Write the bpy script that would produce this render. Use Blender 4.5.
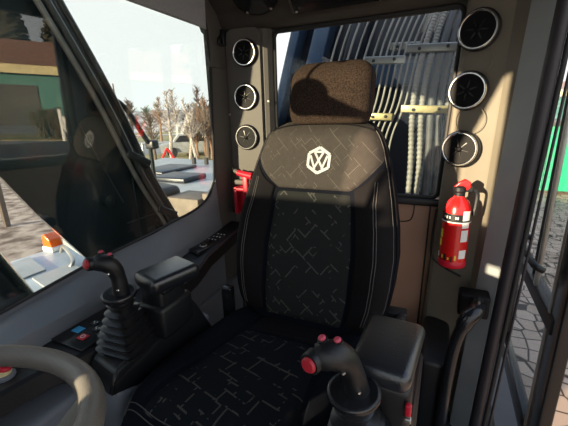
import bpy, bmesh, math, random
from mathutils import Vector, Matrix, noise
R = math.radians
for o in list(bpy.data.objects): bpy.data.objects.remove(o)
S = bpy.context.scene
COL = S.collection

# ------------------------------------------------------------ camera, sky, sun, exposure
cam_d = bpy.data.cameras.new('camera'); cam = bpy.data.objects.new('camera', cam_d); COL.objects.link(cam)
cam_d.sensor_fit = 'HORIZONTAL'; cam_d.sensor_width = 36; cam_d.lens = 36 * 340 / 568
cam_d.clip_start = .02; cam_d.clip_end = 500
P, YAW, ROLL = R(16), R(25), R(1.5)
fw = Vector((-math.sin(YAW) * math.cos(P), math.cos(YAW) * math.cos(P), -math.sin(P)))
rt = Vector((math.cos(YAW), math.sin(YAW), 0)); up = rt.cross(fw)
rt, up = rt * math.cos(ROLL) - up * math.sin(ROLL), up * math.cos(ROLL) + rt * math.sin(ROLL)
mw = Matrix((rt, up, -fw)).transposed().to_4x4(); mw.translation = (.35, 0, 1.2)
cam.matrix_world = mw
S.camera = cam

W = bpy.data.worlds.new('sky'); S.world = W; W.use_nodes = True
wn = W.node_tree.nodes; wl = W.node_tree.links; wn.clear()
wo = wn.new('ShaderNodeOutputWorld'); wb = wn.new('ShaderNodeBackground')
tc = wn.new('ShaderNodeTexCoord'); sx = wn.new('ShaderNodeSeparateXYZ'); cr = wn.new('ShaderNodeValToRGB')
wl.new(tc.outputs['Generated'], sx.inputs[0]); wl.new(sx.outputs['Z'], cr.inputs[0])
cr.color_ramp.elements[0].position = .30; cr.color_ramp.elements[0].color = (1, .99, .97, 1)
cr.color_ramp.elements[1].position = .9; cr.color_ramp.elements[1].color = (.50, .68, 1, 1)
wl.new(cr.outputs[0], wb.inputs[0]); wb.inputs[1].default_value = 1.4
wl.new(wb.outputs[0], wo.inputs[0])

SUN_AZ, SUN_EL = R(30), R(10)      # azimuth from straight ahead of the cab towards its right side
to_sun = Vector((-math.sin(SUN_AZ) * math.cos(SUN_EL), -math.cos(SUN_AZ) * math.cos(SUN_EL), math.sin(SUN_EL)))
sd = bpy.data.lights.new('sun', 'SUN'); sd.energy = 18; sd.angle = R(.6); sd.color = (1, .78, .52)
sun = bpy.data.objects.new('sun', sd); COL.objects.link(sun)
sun.rotation_euler = to_sun.to_track_quat('Z', 'Y').to_euler(); sun.location = (-4, -6, 5)

S.view_settings.view_transform = 'Standard'; S.view_settings.look = 'None'
S.view_settings.gamma = 1; S.view_settings.use_curve_mapping = False
S.view_settings.exposure = -0.1

# ------------------------------------------------------------ materials
def mat(name, col, rough=.5, metal=0, bump=0, bscale=200, col2=None, cscale=8, spec=.5, emit=None, coat=0, sheen=0, detail=3):
    m = bpy.data.materials.new(name); m.use_nodes = True
    n = m.node_tree.nodes; l = m.node_tree.links; b = n['Principled BSDF']
    b.inputs['Base Color'].default_value = (*col, 1); b.inputs['Roughness'].default_value = rough
    b.inputs['Metallic'].default_value = metal; b.inputs['Specular IOR Level'].default_value = spec
    b.inputs['Coat Weight'].default_value = coat
    if sheen: b.inputs['Sheen Weight'].default_value = sheen
    t = n.new('ShaderNodeTexCoord')
    nz = n.new('ShaderNodeTexNoise'); nz.inputs['Scale'].default_value = cscale; nz.inputs['Detail'].default_value = detail
    l.new(t.outputs['Object'], nz.inputs['Vector'])
    rp = n.new('ShaderNodeValToRGB'); c2 = col2 or tuple(min(1, c * 1.25) for c in col)
    rp.color_ramp.elements[0].position = .35; rp.color_ramp.elements[0].color = (*col, 1)
    rp.color_ramp.elements[1].position = .65; rp.color_ramp.elements[1].color = (*c2, 1)
    l.new(nz.outputs['Fac'], rp.inputs[0]); l.new(rp.outputs[0], b.inputs['Base Color'])
    if bump:
        nb = n.new('ShaderNodeTexNoise'); nb.inputs['Scale'].default_value = bscale; nb.inputs['Detail'].default_value = 2
        l.new(t.outputs['Object'], nb.inputs['Vector'])
        bp = n.new('ShaderNodeBump'); bp.inputs['Strength'].default_value = bump; bp.inputs['Distance'].default_value = .002
        l.new(nb.outputs['Fac'], bp.inputs['Height']); l.new(bp.outputs[0], b.inputs['Normal'])
    if emit:
        b.inputs['Emission Color'].default_value = (*col, 1); b.inputs['Emission Strength'].default_value = emit
    return m

def glass(name, tint=(.93, .95, .95), ior=1.5, gain=1.0):
    m = bpy.data.materials.new(name); m.use_nodes = True
    n = m.node_tree.nodes; l = m.node_tree.links; n.clear()
    o = n.new('ShaderNodeOutputMaterial'); tr = n.new('ShaderNodeBsdfTransparent'); gl = n.new('ShaderNodeBsdfGlossy')
    tr.inputs[0].default_value = (*tint, 1); gl.inputs['Roughness'].default_value = 0
    fr = n.new('ShaderNodeFresnel'); fr.inputs[0].default_value = ior
    g = n.new('ShaderNodeNewGeometry')      # same index from both sides of the pane
    mi = n.new('ShaderNodeMath'); mi.operation = 'MULTIPLY_ADD'
    mi.inputs[1].default_value = 1.0 / ior - ior; mi.inputs[2].default_value = ior
    l.new(g.outputs['Backfacing'], mi.inputs[0])
    # Fresnel node inverts its index on back faces, so feed the reciprocal there
    l.new(mi.outputs[0], fr.inputs[0])
    mg = n.new('ShaderNodeMath'); mg.operation = 'MULTIPLY'; mg.inputs[1].default_value = gain; mg.use_clamp = True
    l.new(fr.outputs[0], mg.inputs[0])
    mx = n.new('ShaderNodeMixShader'); l.new(mg.outputs[0], mx.inputs[0]); l.new(tr.outputs[0], mx.inputs[1]); l.new(gl.outputs[0], mx.inputs[2])
    l.new(mx.outputs[0], o.inputs[0]); return m

def fabric(name, base, line, ax, ang=38, w=.075, h=.05, thr=.5, mort=.0022, weave=900, base2=None):
    """woven cloth with a broken network of pale threads; ax = which object axes span the cloth"""
    m = bpy.data.materials.new(name); m.use_nodes = True
    n = m.node_tree.nodes; l = m.node_tree.links; b = n['Principled BSDF']
    b.inputs['Roughness'].default_value = .85; b.inputs['Specular IOR Level'].default_value = .15
    t = n.new('ShaderNodeTexCoord'); sp = n.new('ShaderNodeSeparateXYZ'); cb = n.new('ShaderNodeCombineXYZ')
    l.new(t.outputs['Object'], sp.inputs[0]); l.new(sp.outputs[ax[0]], cb.inputs[0]); l.new(sp.outputs[ax[1]], cb.inputs[1])
    def lines(angle, w, h, mort, seed, thr):
        mp = n.new('ShaderNodeMapping'); mp.inputs['Rotation'].default_value = (0, 0, R(angle)); mp.inputs['Location'].default_value = (seed, seed * .7, 0)
        l.new(cb.outputs[0], mp.inputs[0])
        br = n.new('ShaderNodeTexBrick'); br.inputs['Scale'].default_value = 1; br.inputs['Brick Width'].default_value = w
        br.inputs['Row Height'].default_value = h; br.inputs['Mortar Size'].default_value = mort; br.inputs['Mortar Smooth'].default_value = .1
        l.new(mp.outputs[0], br.inputs[0])
        nz = n.new('ShaderNodeTexNoise'); nz.inputs['Scale'].default_value = 22; nz.inputs['Detail'].default_value = 3
        mp2 = n.new('ShaderNodeMapping'); mp2.inputs['Location'].default_value = (seed * 3 + 5, 2, 1); l.new(cb.outputs[0], mp2.inputs[0]); l.new(mp2.outputs[0], nz.inputs[0])
        g = n.new('ShaderNodeMath'); g.operation = 'GREATER_THAN'; g.inputs[1].default_value = thr; l.new(nz.outputs['Fac'], g.inputs[0])
        mu = n.new('ShaderNodeMath'); mu.operation = 'MULTIPLY'; l.new(br.outputs['Fac'], mu.inputs[0]); l.new(g.outputs[0], mu.inputs[1])
        return mu
    a = lines(ang, w, h, mort, 0, thr); c = lines(ang + 4, w * .45, h * .62, mort * .9, 1.37, thr + .07)
    mxx = n.new('ShaderNodeMath'); mxx.operation = 'MAXIMUM'; l.new(a.outputs[0], mxx.inputs[0]); l.new(c.outputs[0], mxx.inputs[1])
    # thread stipple
    ck = n.new('ShaderNodeTexChecker'); ck.inputs['Scale'].default_value = weave; l.new(cb.outputs[0], ck.inputs[0])
    ck.inputs[1].default_value = (1, 1, 1, 1); ck.inputs[2].default_value = (.45, .45, .45, 1)
    m1 = n.new('ShaderNodeMix'); m1.data_type = 'RGBA'; l.new(mxx.outputs[0], m1.inputs[0])
    m1.inputs[6].default_value = (*base, 1); m1.inputs[7].default_value = (*line, 1)
    if base2:
        nz = n.new('ShaderNodeTexNoise'); nz.inputs['Scale'].default_value = 60; l.new(cb.outputs[0], nz.inputs[0])
        m0 = n.new('ShaderNodeMix'); m0.data_type = 'RGBA'; l.new(nz.outputs['Fac'], m0.inputs[0])
        m0.inputs[6].default_value = (*base, 1); m0.inputs[7].default_value = (*base2, 1); l.new(m0.outputs[2], m1.inputs[6])
    m2 = n.new('ShaderNodeMix'); m2.data_type = 'RGBA'; m2.blend_type = 'MULTIPLY'; m2.inputs[0].default_value = .8
    l.new(m1.outputs[2], m2.inputs[6]); l.new(ck.outputs[0], m2.inputs[7]); l.new(m2.outputs[2], b.inputs['Base Color'])
    bp = n.new('ShaderNodeBump'); bp.inputs['Strength'].default_value = .4; bp.inputs['Distance'].default_value = .001
    l.new(ck.outputs['Fac'], bp.inputs['Height']); l.new(bp.outputs[0], b.inputs['Normal'])
    return m

M = dict(
    pillar=mat('pillar_plastic', (.095, .088, .080), .6, bump=.25, bscale=500, cscale=3),
    column=mat('column_plastic', (.165, .147, .115), .55, bump=.25, bscale=500, cscale=3),
    jamb=mat('jamb_plastic', (.26, .28, .29), .6, bump=.2, bscale=400, cscale=3),
    sill=mat('sill_plastic', (.15, .165, .19), .42, bump=.2, bscale=400, cscale=3),
    headliner=mat('headliner_plastic', (.05, .044, .038), .7, bump=.3, bscale=300),
    rearpanel=mat('rear_panel_plastic', (.33, .19, .125), .5, bump=.15, bscale=300, cscale=3),
    floor=mat('rubber_floor', (.02, .02, .022), .8, bump=.5, bscale=90),
    ventblack=mat('vent_black', (.004, .004, .005), .55, spec=.15),
    black=mat('black_plastic', (.007, .008, .010), .42, bump=.25, bscale=500),
    gloss=mat('gloss_black_plastic', (.010, .011, .013), .22),
    rubber=mat('black_rubber', (.012, .012, .013), .6, bump=.1),
    boot=mat('boot_rubber', (.010, .010, .011), .3),
    seal=mat('door_seal_rubber', (.02, .018, .022), .45),
    pad=mat('armrest_vinyl', (.012, .014, .018), .28, bump=.3, bscale=350, spec=1.0),
    blackcloth=mat('black_cloth', (.004, .005, .009), .9, bump=.6, bscale=900, spec=.12),
    headcloth=mat('brown_plush_cloth', (.022, .0145, .011), .95, bump=.8, bscale=500, col2=(.052, .035, .027), cscale=260, spec=.12, detail=1),
    bolster=mat('bolster_cloth', (.008, .0075, .0085), .9, bump=.6, bscale=900, spec=.12),
    thread=mat('pale_thread', (.075, .07, .068), .8),
    silver=mat('silver_thread', (.36, .36, .38), .45, bump=.4, bscale=700),
    chrome=mat('chrome', (.62, .62, .62), .18, 1),
    steel=mat('zinc_steel', (.42, .41, .38), .35, .8, bump=.2, bscale=60),
    brass=mat('yellow_zinc', (.45, .38, .20), .4, .7, bump=.2, bscale=60),
    hose=mat('grey_spiral_guard', (.30, .29, .265), .5, bump=.2),
    hosedark=mat('black_hose', (.11, .112, .12), .5),
    red=mat('red_paint', (.62, .012, .012), .25, coat=.5),
    redplastic=mat('red_plastic', (.50, .01, .03), .4),
    button=mat('red_button', (.42, .02, .035), .4),
    pink=mat('pink_button', (.50, .06, .10), .4),
    orange=mat('amber_lens', (.95, .13, .01), .25, coat=.4),
    white=mat('white_print', (.75, .75, .72), .5),
    yellow=mat('yellow_print', (.80, .55, .05), .5),
    blue=mat('blue_print', (.05, .32, .60), .4),
    boom=mat('boom_paint', (.012, .022, .026), .22, coat=.3, col2=(.016, .028, .032), cscale=2),
    pipe=mat('boom_pipe_paint', (.03, .036, .038), .28, coat=.3),
    pipelight=mat('worn_pipe', (.22, .22, .21), .35, .5),
    navy=mat('navy_mast_paint', (.008, .013, .024), .35, col2=(.012, .02, .036), cscale=4),
    navylight=mat('blue_mast_paint', (.03, .065, .12), .35, col2=(.045, .09, .16), cscale=4),
    deck=mat('grey_blue_deck', (.34, .40, .46), .5, bump=.4, bscale=30, cscale=6),
    hood=mat('hood_paint', (.30, .32, .33), .4, cscale=4),
    brownpanel=mat('rusty_panel', (.10, .085, .065), .6, col2=(.16, .13, .10), cscale=10),
    chassis=mat('chassis_paint', (.03, .03, .032), .6),
    rimpoly=mat('wheel_polyurethane', (.15, .14, .125), .30, bump=.45, bscale=600, spec=.5),
    blindm=mat('blind_fabric', (.36, .38, .42), .8, bump=.6, bscale=700, col2=(.48, .50, .54), cscale=300),
    bark=mat('dark_bark', (.10, .075, .06), .9, cscale=9),
    birch=mat('birch_bark', (.50, .46, .42), .8, col2=(.20, .17, .15), cscale=14),
    twig=mat('rusty_twigs', (.22, .13, .08), .9, cscale=5),
    hedge=mat('winter_hedge', (.06, .065, .035), .95, col2=(.16, .12, .07), cscale=6),
    road=mat('asphalt', (.22, .22, .22), .9, cscale=1.5),
    grass=mat('winter_grass', (.20, .19, .08), .95, col2=(.33, .29, .15), cscale=1.2),
    galv=mat('galvanised_rail', (.45, .46, .47), .4, .5),
    roof=mat('brown_roof_tiles', (.20, .085, .045), .8, col2=(.30, .15, .09), cscale=5),
    fascia=mat('cream_fascia', (.60, .52, .28), .7),
    teal=mat('teal_wall', (.03, .16, .14), .6),
    green=mat('green_container_paint', (.02, .36, .20), .45),
    hill=mat('far_hill', (.13, .10, .08), .95, col2=(.50, .50, .50), cscale=.9, detail=12),
    glass=glass('window_glass', ior=1.45, gain=.8),
    sideglass=glass('side_window_glass', (.90, .94, .93), ior=1.75, gain=1.1),
)
M['center'] = fabric('seat_pattern_cloth', (.022, .024, .024), (.085, .085, .078), ('X', 'Z'), thr=.52, weave=420)
M['cushion'] = fabric('cushion_pattern_cloth', (.007, .009, .013), (.075, .07, .062), ('X', 'Y'), ang=12, w=.09, h=.055, thr=.51, weave=420)
M['upper'] = fabric('upper_pattern_cloth', (.050, .044, .040), (.11, .10, .09), ('X', 'Z'), ang=44, w=.085, h=.045, thr=.50, mort=.0012, weave=420, base2=(.074, .066, .060))

def surface_mat(name, build):
    m = bpy.data.materials.new(name); m.use_nodes = True
    build(m.node_tree.nodes, m.node_tree.links, m.node_tree.nodes['Principled BSDF']); return m
def paving(n, l, b):
    t = n.new('ShaderNodeTexCoord'); v = n.new('ShaderNodeTexVoronoi'); v.feature = 'DISTANCE_TO_EDGE'; v.inputs['Scale'].default_value = 5.2; v.inputs['Randomness'].default_value = .45
    l.new(t.outputs['Object'], v.inputs[0]); r = n.new('ShaderNodeValToRGB'); l.new(v.outputs['Distance'], r.inputs[0])
    r.color_ramp.elements[0].position = .02; r.color_ramp.elements[0].color = (.07, .055, .05, 1)
    r.color_ramp.elements[1].position = .06; r.color_ramp.elements[1].color = (1, 1, 1, 1)
    v2 = n.new('ShaderNodeTexVoronoi'); v2.inputs['Scale'].default_value = 5.2; v2.inputs['Randomness'].default_value = .45; l.new(t.outputs['Object'], v2.inputs[0])
    s = n.new('ShaderNodeSeparateColor'); l.new(v2.outputs['Color'], s.inputs[0])
    r2 = n.new('ShaderNodeValToRGB'); l.new(s.outputs[0], r2.inputs[0])
    r2.color_ramp.elements[0].color = (.42, .30, .22, 1); r2.color_ramp.elements[1].color = (.58, .43, .33, 1)
    x = n.new('ShaderNodeMix'); x.data_type = 'RGBA'; x.blend_type = 'MULTIPLY'; x.inputs[0].default_value = 1
    l.new(r2.outputs[0], x.inputs[6]); l.new(r.outputs[0], x.inputs[7]); l.new(x.outputs[2], b.inputs['Base Color']); b.inputs['Roughness'].default_value = .85
M['paving'] = surface_mat('cobble_paving', paving)
def gravel(n, l, b):
    t = n.new('ShaderNodeTexCoord'); z = n.new('ShaderNodeTexNoise'); z.inputs['Scale'].default_value = 3; z.inputs['Detail'].default_value = 10
    l.new(t.outputs['Object'], z.inputs[0]); r = n.new('ShaderNodeValToRGB'); l.new(z.outputs['Fac'], r.inputs[0])
    r.color_ramp.elements[0].position = .38; r.color_ramp.elements[0].color = (.12, .08, .06, 1)
    r.color_ramp.elements[1].position = .62; r.color_ramp.elements[1].color = (.42, .34, .28, 1)
    l.new(r.outputs[0], b.inputs['Base Color']); b.inputs['Roughness'].default_value = .95
M['gravel'] = surface_mat('gravel_ground', gravel)
M['soil'] = M['gravel']

# ------------------------------------------------------------ mesh helpers
def wloc(o):
    v = Vector((0, 0, 0))
    while o: v += o.location; o = o.parent
    return v
def finish(bm, ang=38):
    bmesh.ops.recalc_face_normals(bm, faces=bm.faces[:])
    for f in bm.faces: f.smooth = True
    lim = R(ang)
    for e in bm.edges:
        if len(e.link_faces) == 2 and e.calc_face_angle(0) > lim: e.smooth = False
def O(name, bm, m, parent=None, kind=None, label=None, ang=38):
    finish(bm, ang)
    if parent is not None: base = wloc(parent)
    else:
        xs = [v.co for v in bm.verts]
        base = Vector(((min(v.x for v in xs) + max(v.x for v in xs)) / 2, (min(v.y for v in xs) + max(v.y for v in xs)) / 2, min(v.z for v in xs)))
    bmesh.ops.translate(bm, verts=bm.verts[:], vec=-base)
    me = bpy.data.meshes.new(name); bm.to_mesh(me); bm.free(); me.materials.append(M[m] if isinstance(m, str) else m)
    o = bpy.data.objects.new(name, me); COL.objects.link(o)
    if parent is not None: o.parent = parent
    else: o.location = base
    if kind: o['kind'] = kind
    if label: o['label'] = label
    return o
def tag(o, label, cat, group=None):
    o['label'] = label; o['category'] = cat
    if group: o['group'] = group
    return o
def thing(name, label, cat, loc, group=None, kind=None):
    o = bpy.data.objects.new(name, None); COL.objects.link(o); o.location = loc; o.empty_display_size = .05
    if kind: o['kind'] = kind
    else: tag(o, label, cat, group)
    return o
def dup(root, loc, label=None, rot=None, scale=None, cat=None):
    r = root.copy(); COL.objects.link(r); r.location = loc
    if rot is not None: r.rotation_euler = rot
    if scale is not None: r.scale = (scale,) * 3
    if label: r['label'] = label
    for ch in list(root.children):
        c = ch.copy(); COL.objects.link(c); c.parent = r
        for g in ch.children:
            d = g.copy(); COL.objects.link(d); d.parent = c
    return r
def NB(): return bmesh.new()
def box(bm, x0, x1, y0, y1, z0, z1, bev=0, seg=3, rot=None, piv=None):
    t = bmesh.new(); bmesh.ops.create_cube(t, size=1)
    for v in t.verts: v.co = Vector(((x0 + x1) / 2 + v.co.x * (x1 - x0), (y0 + y1) / 2 + v.co.y * (y1 - y0), (z0 + z1) / 2 + v.co.z * (z1 - z0)))
    if bev: bmesh.ops.bevel(t, geom=t.edges[:], offset=bev, segments=seg, profile=.5, affect='EDGES')
    if rot is not None:
        p = Vector(piv) if piv else Vector(((x0 + x1) / 2, (y0 + y1) / 2, (z0 + z1) / 2))
        for v in t.verts: v.co = rot @ (v.co - p) + p
    add(bm, t); return bm
def add(bm, t):
    me = bpy.data.meshes.new('tmp'); t.to_mesh(me); t.free(); bm.from_mesh(me); bpy.data.meshes.remove(me)
def loft(bm, rings, cap=True, closed=True):
    vs = [[bm.verts.new(p) for p in r] for r in rings]; n = len(rings[0])
    for a, b in zip(vs, vs[1:]):
        for i in range(n if closed else n - 1):
            j = (i + 1) % n
            bm.faces.new((a[i], a[j], b[j], b[i]))
    if cap and closed:
        bm.faces.new(vs[0][::-1]); bm.faces.new(vs[-1])
    return bm
def prism(bm, poly, axis, a, b, bev=0):
    t = bmesh.new()
    def pt(p, h):
        return {'x': (h, p[0], p[1]), 'y': (p[0], h, p[1]), 'z': (p[0], p[1], h)}[axis]
    loft(t, [[pt(p, a) for p in poly], [pt(p, b) for p in poly]])
    if bev:
        bmesh.ops.recalc_face_normals(t, faces=t.faces[:])
        bmesh.ops.bevel(t, geom=t.edges[:], offset=bev, segments=3, profile=.5, affect='EDGES')
    add(bm, t); return bm
def tube(bm, pts, r, n=10, cap=True, flat=1):
    pts = [Vector(p) for p in pts]; rs = r if isinstance(r, (list, tuple)) else [r] * len(pts)
    rings = []; u = None
    for i, p in enumerate(pts):
        d = (pts[min(i + 1, len(pts) - 1)] - pts[max(i - 1, 0)]).normalized()
        if u is None:
            u = d.cross(Vector((0, 0, 1)) if abs(d.z) < .9 else Vector((0, 1, 0))).normalized()
        else:
            u = (u - d * u.dot(d)).normalized()
        w = d.cross(u)
        rings.append([p + (u * math.cos(2 * math.pi * k / n) + w * flat * math.sin(2 * math.pi * k / n)) * rs[i] for k in range(n)])
    loft(bm, rings, cap); return bm
def smooth_path(pts, k=6):
    pts = [Vector(p) for p in pts]; out = []
    for i in range(len(pts) - 1):
        p0, p1, p2, p3 = pts[max(i - 1, 0)], pts[i], pts[i + 1], pts[min(i + 2, len(pts) - 1)]
        for j in range(k):
            t = j / k
            out.append(.5 * ((2 * p1) + (p2 - p0) * t + (2 * p0 - 5 * p1 + 4 * p2 - p3) * t * t + (3 * p1 - p0 - 3 * p2 + p3) * t ** 3))
    out.append(pts[-1]); return out
def lathe(bm, prof, c=(0, 0, 0), ax=(0, 0, 1), n=32):
    q = Vector(ax).normalized().to_track_quat('Z', 'Y'); c = Vector(c)
    rings = [[c + q @ Vector((r * math.cos(2 * math.pi * k / n), r * math.sin(2 * math.pi * k / n), h)) for k in range(n)] for r, h in prof]
    loft(bm, rings, True); return bm
def torus(bm, c, R_, r, ax=(0, 0, 1), n=48, m=12, sy=1):
    q = Vector(ax).normalized().to_track_quat('Z', 'Y'); c = Vector(c)
    rings = []
    for i in range(n + 1):
        a = 2 * math.pi * i / n; d = Vector((math.cos(a), math.sin(a), 0))
        rings.append([c + q @ (d * (R_ + r * math.cos(2 * math.pi * k / m)) + Vector((0, 0, sy * r * math.sin(2 * math.pi * k / m)))) for k in range(m)])
    loft(bm, rings, False); bmesh.ops.remove_doubles(bm, verts=bm.verts[:], dist=1e-6); return bm
def sphere(bm, c, r, sc=(1, 1, 1), seg=16):
    t = bmesh.new(); bmesh.ops.create_uvsphere(t, u_segments=seg, v_segments=seg // 2, radius=r)
    for v in t.verts: v.co = Vector((v.co.x * sc[0], v.co.y * sc[1], v.co.z * sc[2])) + Vector(c)
    add(bm, t); return bm
def sgnpow(v, e): return math.copysign(abs(v) ** e, v)

# ------------------------------------------------------------ ground and far surroundings
GZ = -1.1
bm = NB(); box(bm, -60, 1.0, -30, 21, GZ - .3, GZ); O('ground', bm, 'gravel', kind='structure')
bm = NB(); box(bm, 1.0, 14, -10, 20, GZ - .3, GZ); O('paved_yard', bm, 'paving', kind='structure')
bm = NB(); box(bm, 14, 60, -30, 60, GZ - .3, GZ + .01); O('access_road', bm, 'road', kind='structure')
def strip(name, d0, d1, m, z=GZ):
    # band of land across the view out of the side window, at distance d0..d1 along the heading out of that window
    h = Vector((-.68, .733, 0)); s = Vector((.733, .68, 0)); b = NB()
    pts = [h * d0 - s * 45, h * d0 + s * 70, h * d1 + s * 70, h * d1 - s * 45]
    prism(b, [(p.x, p.y) for p in pts], 'z', z - .3, z); return O(name, b, m, kind='structure')
strip('grass_verge', 18, 24.5, 'grass', GZ + .02); strip('road', 24.5, 38, 'road', GZ + .03); strip('far_verge', 38, 75, 'grass', GZ + .01)
# far hillside
bm = NB(); h = Vector((-.68, .733, 0)); s_ = Vector((.733, .68, 0)); rings = []
for i in range(90):
    a = -70 + i * 1.9; r = []
    for j, (dd, hh) in enumerate([(64, -.0), (66, 1.1), (72, 2.2), (80, 3.6), (84, 4.2)]):
        p = h * dd + s_ * a; nz = noise.noise(Vector((a * .11, j, 3))) * 1.0 + noise.noise(Vector((a * .6, j * 2, 1))) * .7
        r.append((p.x, p.y, GZ + hh + (nz * (hh > 0)) + (0 if j else -.2)))
    r.append((p.x, p.y, GZ - .2)); rings.append(r)
loft(bm, rings); O('far_hillside', bm, 'hill', kind='structure')

def rail(name, d, label, posts):
    o = thing(name, label, 'guardrail', (h * d).to_tuple()[:2] + (GZ,))
    b = NB()
    for zz, hh in ((.48, .12), (.72, .14)) if d < 30 else ((.62, .22),):
        p0 = h * d - s_ * 22; p1 = h * d + s_ * 22
        tube(b, [p0 + Vector((0, 0, GZ + zz + .03)), p1 + Vector((0, 0, GZ + zz + .03))], hh / 2, 6)
    O('rail_beam', b, 'galv', o)
    for k in range(posts):
        b = NB(); p = h * d + s_ * (-20 + 40 * k / (posts - 1)); box(b, p.x - .06, p.x + .06, p.y - .06, p.y + .06, GZ, GZ + .78); O('post', b, 'galv', o)
rail('guardrail', 24.6, 'grey two-beam steel guardrail on the near edge of the road behind the bare trees', 14)
rail('guardrail', 38.2, 'distant pale guardrail along the far edge of the road', 14)

def tree(x, y, H, lean, m, seed, label, name='bare_tree', spread=.35, twigs=26):
    rnd = random.Random(seed); b = NB(); base = Vector((x, y, GZ)); pts = []
    for i in range(7):
        t = i / 6; pts.append(base + Vector((lean[0] * t * H + rnd.uniform(-.04, .04) * H * t, lean[1] * t * H + rnd.uniform(-.03, .03) * H * t, H * t)))
    tube(b, pts, [H * .026 * (1 - .75 * i / 6) + .012 for i in range(7)], 7)
    for k in range(twigs):
        t = rnd.uniform(.35, .98); i = min(5, int(t * 6)); p = pts[i].lerp(pts[i + 1], t * 6 - i)
        a = rnd.uniform(0, 6.28); L = H * spread * rnd.uniform(.4, 1) * (1.25 - t)
        d = Vector((math.cos(a), math.sin(a), rnd.uniform(.5, 1.4))).normalized()
        q = p + d * L * .55; q2 = q + (d + Vector((rnd.uniform(-.4, .4), rnd.uniform(-.4, .4), .35))).normalized() * L * .5
        tube(b, [p, q, q2], [H * .007 + .006, H * .005 + .004, .004], 4)
        for _ in range(3):
            e = q + Vector((rnd.uniform(-1, 1), rnd.uniform(-1, 1), rnd.uniform(.1, 1))).normalized() * L * .5
            tube(b, [q, e], [.012, .006], 3)
    return tag(O(name, b, m), label, 'tree', 'bare winter trees beside the road')
tree(-13.25, 14.65, 3.7, (.02, .02), 'birch', 2, 'pale birch with a straight white trunk, leftmost of the near row', twigs=30)
tree(-12.5, 15.3, 3.1, (.12, .05), 'birch', 3, 'leaning pale birch, second from the left of the near row', twigs=34)
tree(-11.9, 15.1, 3.2, (-.12, -.05), 'birch', 4, 'pale birch leaning left, third in the near row', twigs=34)
tree(-11.35, 15.4, 3.3, (-.06, .05), 'bark', 5, 'dark-trunked bare tree beside the rear pillar of the side window', twigs=34)
tree(-20.6, 17.8, 4.7, (-.03, 0), 'bark', 6, 'tall stubby lopped trunk standing far left above the skyline', name='lopped_tree', twigs=18, spread=.12)
tree(-16.0, 20.6, 3.3, (.03, 0), 'twig', 8, 'rusty-twigged small tree behind the leftmost pale birch', twigs=60, spread=.5)
tree(-15.0, 22.2, 3.5, (0, 0), 'twig', 9, 'rusty-twigged bushy tree behind the middle birches', twigs=80, spread=.55)
extra = (('slender dark bare tree just left of the leftmost pale birch', -14.4, 14.6, 2.9, 'bark'), ('small grey bare tree between the first two birches', -13.6, 16.6, 3.0, 'bark'), ('thin tree with orange-brown twigs between the middle birches', -12.9, 17.2, 3.3, 'twig'),
         ('short forked bare tree behind the dark-trunked tree', -12.2, 17.0, 3.0, 'bark'), ('brown twiggy sapling at the foot of the leaning birch', -12.6, 16.1, 2.2, 'twig'), ('brown twiggy sapling beside the dark-trunked tree', -11.6, 16.1, 2.3, 'twig'),
         ('pale slender birch on the far side of the road', -24.0, 27.5, 5.0, 'birch'), ('tall dark bare tree on the far side of the road', -22.5, 29.5, 5.2, 'bark'), ('rusty tree on the far side of the road, right of the tall one', -21.0, 30.0, 4.6, 'twig'), ('rusty tree on the far side of the road, near the window pillar', -19.5, 31.0, 4.8, 'twig'),
         ('rusty tree on the far side of the road, left of the pale birch', -25.8, 27.0, 4.2, 'twig'), ('broad grey tree on the far side of the road behind the mirror arm', -28.0, 25.5, 4.2, 'bark'))
for k, (lb, x, y, H, mm) in enumerate(extra): tree(x, y, H, (((k * 13) % 7 - 3) * .02, 0), mm, 90 + k, lb, twigs=70, spread=.45)
tree(-13.6, 22.2, 3.6, (0, 0), 'twig', 10, 'rusty-twigged bushy tree nearest the rear pillar, behind the row', twigs=80, spread=.55)

o = tag(O('fence_post', tube(NB(), [(-8.6, 4.1, GZ), (-8.6, 4.1, .25)], .07, 8), 'bark'), 'weathered post standing in the gravel at the left edge', 'post')
for k, (x, y, c_, lb) in enumerate(((-14.2, 17.6, 'hood', 'silver parked car seen between the birches'), (-10.4, 20.4, 'white', 'white parked car behind the dark-trunked tree'))):
    o = thing('car', lb, 'car', (x, y, GZ)); b = NB()
    prf = [(-1.9, .3), (-1.9, .75), (-1.2, .85), (-.8, 1.35), (.7, 1.38), (1.2, .9), (1.9, .85), (2.0, .3)]
    hs = Vector((.733, .68)); hn = Vector((-.68, .733))
    for sgn in (0,): loft(b, [[(x + hs.x * u_ + hn.x * w_, y + hs.y * u_ + hn.y * w_, GZ + z_) for u_, z_ in prf] for w_ in (-.8, .8)])
    O('body', b, c_, o)
    b = NB(); loft(b, [[(x + hs.x * u_ + hn.x * w_, y + hs.y * u_ + hn.y * w_, GZ + z_) for u_, z_ in ((-1.05, .9), (-.72, 1.28), (.62, 1.3), (1.0, .92))] for w_ in (-.815, .815)]); O('side_window', b, 'gloss', o)
    for u_ in (-1.25, 1.25): b = NB(); lathe(b, [(.31, -.1), (.31, .1)], (x + hs.x * u_ - hn.x * .78, y + hs.y * u_ - hn.y * .78, GZ + .31), (hn.x, hn.y, 0), 16); O('wheel', b, 'rubber', o)
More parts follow.
